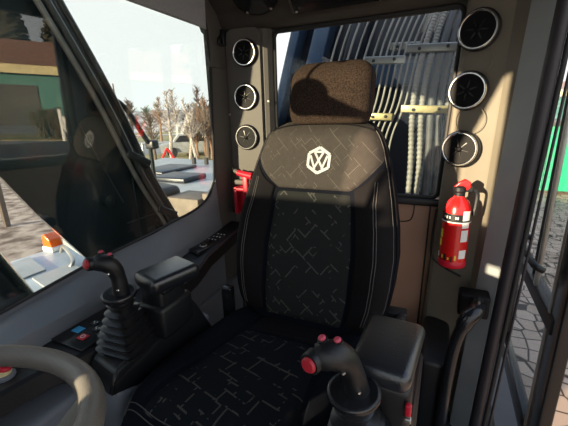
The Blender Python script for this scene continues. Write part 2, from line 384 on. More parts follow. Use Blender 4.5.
# yard on the door side, mirrored in the side window
o = thing('storage_building', 'long low building with brown tiled roof, cream fascia and teal wall across the yard', 'building', (24, 13, GZ))
uu = Vector((-.498, .867, 0)); vv = Vector((.867, .498, 0)); c0 = Vector((.35, 0, 0)) + vv * 27
def ubox(b, u0, u1, v0, v1, z0, z1):
    pts = [c0 + uu * u0 + vv * v0, c0 + uu * u1 + vv * v0, c0 + uu * u1 + vv * v1, c0 + uu * u0 + vv * v1]
    prism(b, [(p.x, p.y) for p in pts], 'z', z0, z1); return b
O('wall', ubox(NB(), -14, 30, 0, 8, GZ, 2.3), 'teal', o); O('fascia', ubox(NB(), -14.3, 30.3, -.5, 0.05, 2.2, 2.75), 'fascia', o)
bm = NB(); ring = lambda u_: [tuple(c0 + uu * u_ + vv * v_) [:2] + (z_,) for v_, z_ in ((-.6, 2.75), (4, 4.6), (8.6, 2.75))]
loft(bm, [ring(-14.4), ring(30.4)]); O('roof', bm, 'roof', o)
for k in range(8): O('door', ubox(NB(), -12 + k * 5, -9.5 + k * 5, -.08, 0, GZ, 1.5), 'chassis' if k % 2 else 'teal', o)
def bush(p, r, hgt, seed, label, m='hedge'):
    rnd = random.Random(seed); b = NB()
    for k in range(240):
        a = rnd.uniform(0, 6.28); rr = r * math.sqrt(rnd.random()); q = Vector((p[0] + rr * math.cos(a), p[1] + rr * math.sin(a), GZ)); t = q + Vector((rnd.uniform(-.3, .3), rnd.uniform(-.3, .3), hgt * rnd.uniform(.4, 1)))
        w = rnd.uniform(.03, .08); v = [b.verts.new(q + Vector((w, 0, 0))), b.verts.new(q - Vector((w, 0, 0))), b.verts.new(t), ]; b.faces.new(v)
        v = [b.verts.new(t + Vector((0, .09, .0))), b.verts.new(t - Vector((0, .09, 0))), b.verts.new(t.lerp(q, .5) + Vector((.12, 0, 0)))]; b.faces.new(v)
    return tag(O('bush', b, m), label, 'bush', 'scrub in front of the storage building')
for k, (u_, lb) in enumerate(((-2, 'scrubby bush left of the yard reflection'), (3, 'scrubby bush beside the heaped scrap'), (8, 'brown winter bush further along the building'), (13, 'brown winter bush at the far end of the building'))):
    p = c0 + uu * u_ - vv * 7; bush((p.x, p.y), 1.5, 1.5, 40 + k, lb)
bm = NB(); pts = [c0 + uu * -20 - vv * 8.6, c0 + uu * 30 - vv * 8.6, c0 + uu * 30 - vv * 6, c0 + uu * -20 - vv * 6]
prism(bm, [(p.x, p.y) for p in pts], 'z', GZ - .2, GZ + .05); O('yard_verge', bm, 'grass', kind='structure')
rnd = random.Random(5)
for k, (u_, col, lb) in enumerate(((-1.5, 'white', 'stack of white pipes lying in the yard'), (1.0, 'red', 'red machine part lying in the yard'), (3.6, 'white', 'leaning white planks beside the red part'))):
    b = NB()
    for j in range(6):
        p = c0 + uu * (u_ + rnd.uniform(-.4, .4)) - vv * 9.5; q = p + uu * rnd.uniform(-.5, .5); tube(b, [(p.x, p.y, GZ + .06), (q.x, q.y, GZ + rnd.uniform(.8, 1.6))], .08, 6)
    tag(O('scrap_heap', b, col), lb, 'scrap')
def fir(p, hgt, r, seed, label):
    rnd = random.Random(seed); b = NB(); base = Vector((p[0], p[1], GZ))
    tube(b, [base, base + Vector((0, 0, hgt))], [.16, .02], 6)
    for k in range(900):
        t = rnd.random() ** .8; z = .06 + .94 * t; a = rnd.uniform(0, 6.28); L = r * (1.03 - t) * rnd.uniform(.6, 1.1)
        c_ = base + Vector((0, 0, hgt * z)); e = c_ + Vector((math.cos(a) * L, math.sin(a) * L, -.25 * L)); sd_ = Vector((-math.sin(a), math.cos(a), 0)) * (.45 + .5 * (1 - t))
        b.faces.new([b.verts.new(c_), b.verts.new(e + sd_), b.verts.new(e + Vector((0, 0, -.3))), b.verts.new(e - sd_)])
    return tag(O('fir_tree', b, 'hedge'), label, 'tree', 'firs behind the storage building')
for k in range(9):
    p = c0 + uu * (-13 + k * 4.2) + vv * (12 + (k % 3) * 1.5); fir((p.x, p.y), 11.5 + (k * 37 % 5) * .9, 3.2, 70 + k, 'dark fir mirrored above the brown roof, ' + ['first', 'second', 'third', 'fourth', 'fifth', 'sixth', 'seventh', 'eighth', 'ninth'][k] + ' in the row from the rear')
o = thing('reflection_darkener', 'added low dark ribbed steel skip in the yard, mirrored low in the side window', 'darkener', (3.4, 2.5, GZ))  # added out of frame so the low side-window reflection turns dark
bm = NB(); prism(bm, [(3.0, GZ + .1), (3.9, GZ + .1), (4.2, .54), (2.8, .54)], 'y', -.4, 5.2, .03); O('body', bm, 'chassis', o)
for k in range(6): bm = NB(); prism(bm, [(2.98, GZ + .12), (2.93, GZ + .12), (2.73, .5), (2.78, .5)], 'y', -.2 + k * 1.02, -.1 + k * 1.02); O('rib', bm, 'boom', o)
bm = NB(); box(bm, 2.74, 2.86, -.45, 5.25, .46, .56, .01); O('rim', bm, 'boom', o)
for y in (.2, 4.6): bm = NB(); box(bm, 3.0, 3.9, y - .08, y + .08, GZ, GZ + .11); O('skid', bm, 'chassis', o)
# green container seen past the door
def container(x, y, L, H, label, m):
    o = thing('container', label, 'container', (x, y, GZ), 'green containers behind the machine')
    b = NB(); box(b, x - .8, x + .8, y, y + L, GZ + .1, GZ + H); O('body', b, m, o)
    b = NB()
    for k in range(8): box(b, x - .84, x + .84, y + .1 + k * (L - .2) / 7 - .04, y + .1 + k * (L - .2) / 7 + .04, GZ + .15, GZ + H - .05)
    for k in range(5): box(b, x - .7 + k * .35 - .04, x - .7 + k * .35 + .04, y - .05, y, GZ + .15, GZ + H - .05)
    O('rib', b, m, o)
    b = NB(); box(b, x - .86, x + .86, y - .07, y + L + .05, GZ + H - .05, GZ + H + .06); O('lid', b, 'chassis', o)
container(3.6, 11.5, 3, 1.9, 'green ribbed container standing behind the open door', 'green')
container(6.3, 13, 3, 1.9, 'second green ribbed container, further right', 'green')

# ------------------------------------------------------------ own machine outside the cab
bm = NB(); box(bm, -.66, .66, -.5, 1.5, -.35, -.06, .02); box(bm, -2.3, .9, 1.55, 3.6, -.5, -.41, .03)
tag(O('machine_frame', bm, 'chassis'), 'dark steel frame the cab and engine cover stand on', 'machine frame')
# boom
o = thing('boom', 'dark glossy excavator boom rising past the side window with steel pipes along its edge', 'boom', (-1.17, 1.2, .2))
def boom_ring(x, off=0):
    # outline in YZ of the box-section boom, rising towards the front of the machine
    lo = ((1.25, -.1), (.89, .60), (.72, .868), (.64, 1.015), (.36, 1.52)) if x > -1.2 else ((1.30, -.1), (1.112, .454), (.898, .788), (.797, .975), (.52, 1.50))
    return [(x, y, z) for y, z in ((1.47, .55), (1.66, .1), *lo, (.10, 2.35), (.55, 2.45), (.90, 1.62), (1.085, 1.254))]
bm = NB(); loft(bm, [boom_ring(-1.36), boom_ring(-1.0)]); O('boom_body', bm, 'boom', o, ang=20)
for y, z in ((1.02, .85), (1.20, .56)):
    bm = NB(); lathe(bm, [(.03, 0), (.03, .02), (.012, .024)], (-1.0, y, z), (1, 0, 0), 16); O('boss', bm, 'boom', o)
bm = NB()
for a, c in (((.95, 1.18), (1.10, .82)), ((1.10, .72), (1.36, .72)), ((1.17, .52), (1.17, .98))):
    tube(bm, [(-1.0, *a), (-1.0, *c)], .004, 6)
box(bm, -1.002, -.996, 1.22, 1.27, .60, .66, 0); O('weld_seam', bm, 'pipe', o)
edge0 = Vector((-1.0, .27, 2.62))
def eline(dy, x):     # lines parallel to the boom's upper edge
    return smooth_path([(x, -.05 + dy, 2.9), (x, .55 + dy, 2.16), (x, .86 + dy, 1.60), (x, 1.035 + dy, 1.254), (x, 1.17 + dy, .93), (x, 1.36 + dy, .55), (x, 1.42 + dy, .2)], 5)
for dy, x, r, mm in ((0.00, -.97, .012, 'pipelight'), (.035, -.965, .014, 'pipe'), (.075, -1.0, .022, 'pipe'), (.105, -.99, .018, 'pipe'), (.14, -1.04, .012, 'pipelight')):
    O('pipe', tube(NB(), eline(dy, x), r, 10), mm, o)
for t, y in ((1.92, .70), (1.02, 1.13), (.72, 1.27)):
    bm = NB(); box(bm, -1.02, -.95, y - .01, y + .13, t - .018, t + .018, .004, rot=Matrix.Rotation(R(-28), 3, 'X')); O('pipe_clamp', bm, 'pipe', o)
# lift cylinder below
o = thing('lift_cylinder', 'dark hydraulic lift cylinder under the boom, low in the side window', 'hydraulic cylinder', (-1.15, .55, .2))
bm = NB(); tube(bm, [(-1.15, .76, .10), (-1.15, .47, .90)], .10, 24); O('barrel', bm, 'boom', o)
bm = NB(); tube(bm, [(-1.15, .47, .90), (-1.15, .12, 1.88)], .045, 16); O('rod', bm, 'chrome', o)
bm = NB(); lathe(bm, [(.115, -.03), (.115, .03)], (-1.15, .48, .88), (0, -.34, .94), 24); O('gland', bm, 'pipe', o)
# deck with lamp
o = thing('tool_box_deck', 'grey-blue steel deck with tread plates beyond the boom', 'deck', (-1.75, 1.15, -.4))
bm = NB(); prism(bm, [(-2.10, .98), (-1.40, .80), (-1.46, 1.24), (-2.06, 1.42)], 'z', -.45, .35, .012); O('deck_body', bm, 'deck', o)
bm = NB(); prism(bm, [(-2.02, 1.03), (-1.72, .95), (-1.72, 1.08), (-2.02, 1.16)], 'z', .35, .362); prism(bm, [(-1.68, .98), (-1.50, .94), (-1.50, 1.16), (-1.66, 1.2)], 'z', .35, .362); O('tread_plate', bm, 'hood', o)
bm = NB(); tube(bm, smooth_path([(-1.62, 1.16, .35), (-1.64, 1.20, .39), (-1.88, 1.30, .40), (-1.93, 1.31, .35)]), .012, 8); O('grab_rail', bm, 'steel', o)
o = thing('marker_lamp', 'small amber marker lamp with white end on the grey-blue deck', 'lamp', (-2.03, 1.32, .35))
bm = NB(); box(bm, -2.07, -1.96, 1.27, 1.36, .35, .385, .008); O('base', bm, 'white', o)
bm = NB(); prism(bm, [(-2.06, .385), (-1.965, .385), (-1.98, .44), (-2.03, .475), (-2.06, .46)], 'y', 1.275, 1.355, .008); O('lens', bm, 'orange', o)
# rear deck parts visible behind the boom
o = thing('engine_cover', 'pale grey engine cover with dark vent hump and rusty side panel behind the boom', 'engine cover', (-2.2, 2.9, 0))
bm = NB(); prism(bm, [(-3.6, 2.3), (-1.45, 2.3), (-1.45, 4.6), (-4.4, 4.9)], 'z', -.4, .50, .03); O('cover_top', bm, 'hood', o)
bm = NB(); prism(bm, [(-2.05, 1.9), (-1.68, 1.86), (-1.62, 2.2), (-1.95, 2.3)], 'z', -.2, .66, .05); O('vent_hump', bm, 'black', o)
bm = NB(); box(bm, -1.62, -1.30, 2.0, 2.28, -.2, .60, .01); box(bm, -1.30, -1.0, 2.05, 2.28, -.2, .64, .01); O('side_panel', bm, 'brownpanel', o)
bm = NB(); box(bm, -2.7, -2.2, 2.9, 3.3, .5, .56, .02); box(bm, -3.4, -2.9, 3.3, 4.0, .5, .54, .02); O('recess_cover', bm, 'navy', o)
for k in range(7): O('bolt', tube(NB(), [(-3.2 + k * .24, 4.3, .5), (-3.2 + k * .24, 4.3, .60)], .035, 8), 'chassis', o)
o = thing('warning_triangle', 'small red and white warning triangle standing behind the engine cover', 'warning triangle', (-5.9, 6.6, GZ))
bm = NB(); tube(bm, [(-5.9, 6.6, GZ), (-5.9, 6.6, .25)], .02, 8); O('post', bm, 'steel', o)
bm = NB()
rr = Vector((.733, .68, 0)); c = Vector((-5.9, 6.6, .32)); tri = [c + rr * .15 - Vector((0, 0, .10)), c - rr * .15 - Vector((0, 0, .10)), c + Vector((0, 0, .17))]
for a, b_ in ((0, 1), (1, 2), (2, 0)): tube(bm, [tri[a], tri[b_]], .028, 8)
O('triangle', bm, 'red', o)
# mirror on a bent arm
o = thing('side_mirror', 'small black mirror on a bent tubular arm beside the boom', 'mirror', (-1.3, 1.55, .6))
bm = NB(); tube(bm, smooth_path([(-1.30, 1.15, 1.30), (-1.30, 1.36, 1.305), (-1.30, 1.44, 1.275), (-1.30, 1.50, 1.20), (-1.30, 1.55, 1.12), (-1.30, 1.59, 1.06)]), .016, 10); O('arm', bm, 'black', o)
bm = NB(); box(bm, -1.33, -1.26, 1.585, 1.64, 1.02, 1.075, .012); O('mirror_head', bm, 'black', o)
bm = NB(); tube(bm, [(-1.30, 1.60, 1.04), (-1.30, 1.60, .55)], .013, 8); O('stay', bm, 'pipe', o)

# mast, hoses and clamps behind the rear window
o = thing('rear_mast', 'dark blue steel mast with slanted beams filling the rear window', 'mast', (.1, 2.3, -.3))
bm = NB(); prism(bm, [(-.90, .2), (-.684, 1.30), (-.559, 1.737), (-.49, 2.0), (.60, 2.0), (.60, .2)], 'y', 2.25, 2.33, .01); O('back_plate', bm, 'navy', o)
for k, (x0, x1, w) in enumerate(((-.80, -.44, .03), (-.62, -.27, .05), (-.40, -.05, .04))):
    bm = NB(); prism(bm, [(x0 - w, .8), (x0 + w, .8), (x1 + w, 2.0), (x1 - w, 2.0)], 'y', 2.12, 2.25, .008); O('slanted_beam', bm, 'navylight' if k != 2 else 'navy', o)
bm = NB(); box(bm, -.4, .55, 2.05, 2.12, 1.34, 1.46, .01); O('cross_plate', bm, 'navylight', o)
def hose(x0, x1, xt, y, r, m, label, ribs, group, z0=.55):
    o_ = smooth_path([(x0 - .02, y, z0 - .3), (x0, y, z0 + .3), (x1, y, 1.25), (xt * .35 + x1 * .65, y + .01, 1.52), (xt, y + .03, 1.75), (xt + (xt - x1) * .8, y + .05, 1.98)], 70 if ribs else 8)
    rs = [r * (1 + (.10 if (k % 4) < 2 else -.10)) for k in range(len(o_))] if ribs else r
    return tag(O('hydraulic_hose', tube(NB(), o_, rs, 10), m, ang=60), label, 'hose', group)
ords = ['leftmost', 'second from the left', 'third from the left', 'fourth from the left', 'fifth from the left', 'sixth from the left', 'rightmost']
for k, (x, mm, r) in enumerate(((.205, 'hose', .0135), (.247, 'hose', .0135), (.290, 'hosedark', .017), (.330, 'hosedark', .014), (.366, 'hose', .014))):
    hose(x, x - .01, x + .10 - k * .01, 1.90, r, mm, ('grey spiral-wrapped' if mm == 'hose' else 'smooth dark grey') + ' thick hose behind the rear window, ' + (ords[k] if k < 4 else ords[6]) + ' of the five', mm == 'hose', 'thick hoses behind the rear window')
for k in range(7):
    x = -.045 + k * .030
    hose(x - .05, x + .02, x + .16, 1.93, .0052, 'hose', 'thin pale hose behind the headrest, ' + ords[k] + ' of the seven beside the clamps', False, 'thin hoses behind the rear window', z0=.7)
for k in range(6):
    x = -.30 + k * .047
    pth = smooth_path([(x - .05, 2.035, 1.05), (x, 2.03, 1.38), (x + .05, 2.02, 1.56), (x + .11, 2.02, 1.72), (x + .2, 2.02, 1.98)])
    tag(O('steel_pipe', tube(NB(), pth, .006, 8), 'pipelight' if k % 2 else 'hose'), 'slanted thin steel pipe above the headrest, ' + (ords[k] if k < 5 else ords[6]) + ' of the six', 'pipe', 'steel pipes above the headrest')
bm0 = (( -.055, .145, 1.452, 'steel', 'zinc clamp bar on the thin hoses just right of the headrest top', 1.90), (-.03, .10, 1.182, 'brass', 'short yellowish clamp bar on the thin hoses beside the seat shoulder', 1.90),
       (.150, .39, 1.482, 'steel', 'zinc clamp bar across the thick hoses, upper one', 1.86), (.145, .375, 1.212, 'brass', 'yellowish clamp bar across the thick hoses, lower one', 1.86), (.06, .20, 1.52, 'steel', 'short zinc bar at the top between thin and thick hoses', 1.98))
for x0, x1, z, mm, lb, y in bm0:
    o = thing('clamp_bar', lb, 'clamp', ((x0 + x1) / 2, y, z - .02), 'clamps holding the hoses')
    bm = NB(); box(bm, x0, x1, y - .028, y + .0, z - .018, z + .018, .003, rot=Matrix.Rotation(R(3), 3, 'Y')); O('bar', bm, mm, o)
    for k in range(2):
        xx = x0 + (x1 - x0) * (.25 + .5 * k); bm = NB(); lathe(bm, [(.008, 0), (.008, .008), (.004, .01)], (xx, y - .028, z), (0, -1, 0), 6); O('bolt', bm, 'chassis', o)

# ------------------------------------------------------------ cab shell
bm = NB(); box(bm, -.66, .62, -.5, 1.5, -.06, .0); O('floor', bm, 'floor', kind='structure')
bm = NB(); box(bm, -.68, .68, -.5, 1.52, 1.72, 1.78, .01); O('ceiling', bm, 'headliner', kind='structure')
# rear wall: lower panel with seam and recess outline
bm = NB(); box(bm, -.66, .62, 1.42, 1.48, 0, .865, .006); O('wall_rear', bm, 'rearpanel', kind='structure')
bm = NB(); prism(bm, [(1.50, 1.545), (1.37, 1.545), (1.345, 1.556), (1.315, 1.605), (1.25, 1.655), (1.10, 1.725), (1.50, 1.725)], 'x', -.655, .60, .006); O('trim_1', bm, 'headliner', kind='structure')
bm = NB(); box(bm, -.32, .372, 1.395, 1.42, .845, .872, .006); O('trim_2', bm, 'black', kind='structure')
# left rear corner panel
cl = [(-.572, 1.250), (-.569, 1.247), (-.562, 1.253), (-.553, 1.30), (-.549, 1.345), (-.543, 1.358), (-.365, 1.372), (-.350, 1.380), (-.338, 1.40), (-.338, 1.44), (-.66, 1.44), (-.60, 1.32)]
bm = NB(); prism(bm, cl, 'z', .0, 1.56); O('wall_left_rear', bm, 'pillar', kind='structure', ang=20)
# upper corner curve of the side window
bm = NB(); pr = [(1.250, 1.40), (1.256, 1.50), (1.250, 1.56), (1.225, 1.625), (1.17, 1.67), (1.08, 1.70), (1.10, 1.74), (1.40, 1.74), (1.40, 1.40)]
prism(bm, pr, 'x', -.572, -.545, .004); O('trim_3', bm, 'pillar', kind='structure')
bm = NB(); box(bm, -.68, -.56, -.5, 1.12, 1.69, 1.74, .006); O('trim_4', bm, 'pillar', kind='structure')
# raised panel holding the vents (left)
def rounded_plate(x0, x1, z0, z1, r, d, org, xdir, outward, lean=0, n=6):
    """thin raised plate lying in the plane through org spanned by xdir and Z"""
    b = NB(); xd = Vector(xdir).normalized(); od = Vector(outward).normalized(); org = Vector(org); ring = []
    for cx, cz, a0 in ((x1 - r, z1 - r, 0), (x0 + r, z1 - r, 90), (x0 + r, z0 + r, 180), (x1 - r, z0 + r, 270)):
        for k in range(n + 1):
            a = R(a0 + 90 * k / n); ring.append((cx + r * math.cos(a), cz + r * math.sin(a)))
    def rg(s, dd):
        cx, cz = (x0 + x1) / 2, (z0 + z1) / 2
        return [org + xd * (cx + (x - cx) * (1 - s / (x1 - x0) * 2) + lean * (z - org.z)) + Vector((0, 0, (cz + (z - cz) * (1 - s / (z1 - z0) * 2)))) + od * dd for x, z in ring]
    org = Vector((org.x, org.y, 0)); loft(b, [rg(0, -.004), rg(0, d * .6), rg(.003, d), rg(.008, d)]); return b
LP0 = Vector((-.545, 1.357, 0)); LPd = Vector((.18, .014, 0)).normalized(); LPn = Vector((LPd.y, -LPd.x, 0))
O('trim_5', rounded_plate(.012, .172, .915, 1.555, .035, .012, LP0, LPd, LPn), 'pillar', kind='structure')
bm = NB(); box(bm, -.545, -.38, 1.325, 1.37, .895, .918, .006); O('trim_6', bm, 'pillar', kind='structure')

# right rear column, slightly leaning
def lean_prism(name, b0, b1, m, z0=0., z1=1.65, ang=20):
    bm = NB(); zb = 0.; zt = 1.65
    ring = lambda z: [(a[0] + (c[0] - a[0]) * (z - zb) / (zt - zb), a[1] + (c[1] - a[1]) * (z - zb) / (zt - zb), z) for a, c in zip(b0, b1)]
    loft(bm, [ring(z0 + (z1 - z0) * k / 8) for k in range(9)]); return O(name, bm, m, kind='structure', ang=ang)
lean_prism('wall_right_rear', [(.322, 1.40), (.327, 1.368), (.337, 1.358), (.470, 1.303), (.476, 1.298), (.479, 1.245), (.565, 1.245), (.565, 1.44), (.322, 1.44)],
           [(.385, 1.40), (.389, 1.368), (.399, 1.358), (.502, 1.303), (.509, 1.298), (.542, 1.245), (.615, 1.245), (.615, 1.44), (.385, 1.44)], 'column')
lean_prism('trim_7', [(.479, 1.262), (.477, 1.240), (.528, 1.176), (.565, 1.182), (.565, 1.262)], [(.540, 1.262), (.540, 1.240), (.583, 1.176), (.615, 1.182), (.615, 1.262)], 'jamb')
lean_prism('trim_8', [(.528, 1.186), (.533, 1.160), (.550, 1.153), (.565, 1.160), (.570, 1.19)], [(.582, 1.186), (.588, 1.160), (.602, 1.153), (.616, 1.160), (.620, 1.19)], 'seal', ang=60)
for k, (xb, xt) in enumerate(((.574, .624), (.590, .640))):
    bm = NB(); tube(bm, [(xb, 1.165, 0), (xt, 1.165, 1.65)], .004 if k else .007, 10); O('trim_%d' % (9 + k), bm, 'seal' if k else 'rubber', kind='structure')

# left side wall, sill and window
GZT = [(-.5, .665), (.386, .712), (.645, .758), (.9, .785), (1.0, .803), (1.08, .812), (1.14, .826), (1.19, .850), (1.225, .885), (1.242, .93)]
def gz(y):   # lower edge of the side glass
    for (a, za), (b, zb) in zip(GZT, GZT[1:]):
        if a <= y <= b: return za + (zb - za) * (y - a) / (b - a)
    return GZT[-1][1] if y > 1 else GZT[0][1]
def gx(y, z): return -.62 + (y - .8) * .11 + (z - 1.0) * .04      # side glass narrows rearwards and leans in at the top
def iz(y): return .672 + max(0, y - .75) * .11
bm = NB(); rings = []
for k in range(56):
    y = -.5 + 1.742 * k / 55; g, i_ = gz(y), iz(y); x0 = gx(y, g); xi = -.548
    rings.append([(-.70, y, g - .22), (x0 - .008, y, g - .006), (x0 + .001, y, g - .004), (x0 + .008, y, g - .012), (x0 + (xi - x0) * .55, y, g - .42 * (g - i_) + .004), (xi - .006, y, i_ + .014), (xi, y, i_), (xi, y, .40), (-.70, y, .40)])
loft(bm, rings); O('trim_11', bm, 'sill', kind='structure', ang=30)
bm = NB(); box(bm, -.70, -.53, -.5, 1.35, 0, .42, .006); O('wall_left', bm, 'sill', kind='structure')
o = thing('window_1', '', '', (-.62, .4, .7), kind='structure')
bm = NB(); n = 60; rings = []
for k in range(n + 1):
    y = -.48 + (1.25 + .48) * k / n; zl = gz(y) - .01
    rings.append([(gx(y, zl) - .006, y, zl), (gx(y, zl), y, zl), (gx(y, 1.70), y, 1.70), (gx(y, 1.70) - .006, y, 1.70)])
loft(bm, rings); O('pane', bm, 'sideglass', o, ang=20)
sp_ = [(gx(y, gz(y)) + .003, y, gz(y) + .002) for y in [-.48 + 1.72 * k / 60 for k in range(61)]] + [(gx(1.243, z) + .003, 1.243 + (z - .93) * .03, z) for z in (1.0, 1.2, 1.4)] + [(-.552, 1.25, 1.54), (-.550, 1.225, 1.61)]
bm = NB(); tube(bm, sp_, .005, 8); O('window_seal', bm, 'rubber', o)
o = thing('sun_blind', 'pale grey perforated roller blind along the top of the side window', 'sun blind', (-.60, .55, 1.55))
def slab(ya, yb, za, zb, t, d):
    b = NB(); q = [(gx(ya, za(ya)) + d, ya, za(ya)), (gx(yb, za(yb)) + d, yb, za(yb)), (gx(yb, zb) + d, yb, zb), (gx(ya, zb) + d, ya, zb)]
    loft(b, [q, [(x + t, y, z) for x, y, z in q]]); return b
bl = lambda y: 1.556 - (y - .88) * .055
O('blind_cloth', slab(-.2, 1.225, bl, 1.69, .004, .010), 'blindm', o)
b = NB(); tube(b, [(gx(-.2, 1.55) + .012, -.2, bl(-.2)), (gx(1.225, 1.55) + .012, 1.225, bl(1.225))], .0035, 6); O('hem_bar', b, 'hood', o)
# rear window
o = thing('window_2', '', '', (0, 1.43, .87), kind='structure')
bm = NB(); box(bm, -.36, .40, 1.428, 1.434, .86, 1.56); O('pane', bm, 'glass', o)
def rr_frame(x0, x1, z0, z1, y, r, rad, lean=0):
    pts = []
    for cx, cz, a0 in ((x1 - r, z1 - r, 0), (x0 + r, z1 - r, 90), (x0 + r, z0 + r, 180), (x1 - r, z0 + r, 270)):
        for k in range(7):
            a = R(a0 + 15 * k); pts.append((cx + r * math.cos(a) + (lean * (cz - z0) if cx > 0 else 0), y, cz + r * math.sin(a)))
    return tube(NB(), pts + [pts[0]], rad, 8, cap=False)
O('window_seal', rr_frame(-.334, .350, .876, 1.540, 1.415, .03, .009, .04), 'rubber', o)
# front: windscreen with frame, lower wall, pillars (behind the camera)
bm = NB(); box(bm, -.66, .66, -.5, -.44, 0, .62, .01); O('wall_front', bm, 'pillar', kind='structure')
for k, (x, w_) in enumerate(((-.655, .008), (.63, .03))):
    bm = NB(); box(bm, x - w_, x + w_, -.50, -.50 + 2 * w_, .6, 1.74, .004); O('trim_%d' % (12 + k), bm, 'pillar', kind='structure')
o = thing('window_3', '', '', (0, -.48, .62), kind='structure')
bm = NB(); box(bm, -.62, .61, -.482, -.476, .61, 1.72); O('pane', bm, 'glass', o)
bm = NB(); box(bm, -.62, .61, -.49, -.46, 1.66, 1.74, .008); O('window_frame', bm, 'black', o)
bm = NB(); box(bm, .585, .66, -.5, 1.2, -.05, .03, .01); O('trim_14', bm, 'jamb', kind='structure')
bm = NB(); box(bm, .60, .67, -.5, 1.45, 1.66, 1.74, .01); O('trim_15', bm, 'pillar', kind='structure')

# open door folded back along the cab side
o = thing('door_1', '', '', (.75, 1.5, 0), kind='structure')
def dbox(name, y0, y1, z0, z1, m, x0=.735, x1=.775, bev=.006):
    b = NB(); box(b, x0, x1, y0, y1, z0, z1, bev); return O(name, b, m, o)
dbox('door_frame', 1.19, 1.30, -.05, 1.68, 'gloss'); dbox('door_frame', 1.93, 2.00, -.05, 1.68, 'gloss'); dbox('door_frame', 1.25, 1.96, 1.61, 1.68, 'gloss'); dbox('door_frame', 1.25, 1.96, -.05, .03, 'gloss')
dbox('crossbar', 1.25, 1.96, .47, .53, 'seal', .73, .78); dbox('sliding_sash', 1.50, 1.525, .53, 1.61, 'steel', .728, .742, .003); dbox('sliding_sash', 1.62, 1.635, .53, 1.61, 'black', .745, .765, .003)
dbox('window_seal', 1.295, 1.315, .03, 1.61, 'steel', .732, .74, .002)
dbox('pane', 1.29, 1.94, .53, 1.61, 'glass', .752, .757, 0); dbox('pane', 1.29, 1.94, .03, .47, 'glass', .752, .757, 0)
bm = NB(); tube(bm, smooth_path([(.735, 1.45, .62), (.70, 1.47, .64), (.70, 1.70, .66), (.735, 1.72, .66)]), .013, 10); O('door_handle', bm, 'black', o)

# ------------------------------------------------------------ vents, speaker, overhead light, hook
def vent(loc, nrm, r, twist):
    o_ = thing('air_vent', '', '', (0, 0, 0), 'round air vents in the rear corners')
    b = NB(); torus(b, (0, 0, .010), r * .93, r * .085, n=48, m=10, sy=1.1); O('ring', b, 'chrome', o_)
    b = NB(); lathe(b, [(r * 1.08, -.004), (r * 1.08, .004), (r * .99, .009)], n=40); O('bezel', b, 'black', o_)
    b = NB(); lathe(b, [(r * .87, .010), (r * .84, -.002), (r * .5, .004), (.0001, .006)], n=32); O('bowl', b, 'ventblack', o_)
    b = NB()
    for k in range(3):
        a = R(twist + 60 * k); d = Vector((math.cos(a), math.sin(a), 0)); tube(b, [d * -r * .8 + Vector((0, 0, .006)), d * r * .1 + Vector((0, 0, .013)), d * r * .8 + Vector((0, 0, .006))], .0022, 6)
    b2 = NB(); sphere(b2, (0, 0, .012), r * .18, (1, 1, .5)); O('knob', b2, 'ventblack', o_)
    O('vane', b, 'boot', o_)
    return o_
v0 = vent(None, None, .052, 20)
def place_vent(loc, nrm, label, first=False, sc=1, spin=0):
    q = Vector(nrm).normalized().to_track_quat('Z', 'Y'); e = (q @ Matrix.Rotation(R(spin), 3, 'Z').to_quaternion()).to_euler()
    if first: v0.location = loc; v0.rotation_euler = e; v0.scale = (sc,) * 3; v0['label'] = label; v0['category'] = 'air vent'; return
    d = dup(v0, loc, label, e, sc); d['category'] = 'air vent'
for k, (x, z, w) in enumerate(((-.441, 1.457, 'top'), (-.446, 1.281, 'middle'), (-.452, 1.110, 'lowest'))):
    place_vent((x, 1.350, z), (.08, -1, 0), w + ' round chrome-ringed vent in the left rear corner panel beside the side window', k == 0, 1, 15 * k)
for k, (x, z, w) in enumerate(((.418, 1.440, 'top'), (.408, 1.262, 'middle'), (.405, 1.075, 'lowest'))):
    place_vent((x, 1.319, z), (-.34, -.94, 0), w + ' round chrome-ringed vent on the right column above the fire extinguisher', False, 1.10, 35 + 25 * k)
bm = NB()
for z in (1.35, 1.17): torus(bm, (.425, 1.321, z), .045, .0014, (-.4, -.92, 0), n=40, m=6)
O('trim_16', bm, 'column', kind='structure')
o = thing('speaker', 'black oval loudspeaker cover with two bolts on the headliner in the corner', 'speaker', (-.35, 1.27, 1.64))
nn = Vector((0, -.75, -.62)).normalized(); q = nn.to_track_quat('Z', 'Y')
bm = NB(); lathe(bm, [(.098, 0), (.098, .008), (.088, .014), (.001, .010)], (0, 0, 0), (0, 0, 1), 40)
for v in bm.verts: v.co = q @ Vector((v.co.x * 1.0, v.co.y * .8, v.co.z)) + Vector((-.335, 1.262, 1.640))
O('cover', bm, 'gloss', o)
for x in (-.385, -.285): bm = NB(); sphere(bm, (x, 1.292, 1.588), .006, seg=10); O('bolt', bm, 'steel', o)
o = thing('overhead_panel', 'flat rectangular overhead control panel on the headliner above the seat', 'overhead panel', (-.02, 1.25, 1.62))
rx = Matrix.Rotation(R(-42), 3, 'X')
bm = NB(); box(bm, -.205, .165, 1.20, 1.33, 1.598, 1.618, .008, rot=Matrix.Rotation(R(-42), 3, 'X')); O('bezel', bm, 'pillar', o)
bm = NB(); box(bm, -.190, .150, 1.212, 1.318, 1.588, 1.610, .004, rot=Matrix.Rotation(R(-42), 3, 'X')); O('screen', bm, 'gloss', o)
bm = NB(); sphere(bm, (-.178, 1.285, 1.560), .005, seg=10); O('bolt', bm, 'steel', o)
bm = NB(); sphere(bm, (.12, 1.285, 1.560), .005, seg=10); O('bolt', bm, 'steel', o)
o = thing('coat_hook', 'small black coat hook on the left rear pillar above the vents', 'hook', (-.535, 1.345, 1.49))
bm = NB(); box(bm, -.548, -.528, 1.328, 1.352, 1.490, 1.555, .005); O('plate', bm, 'black', o)
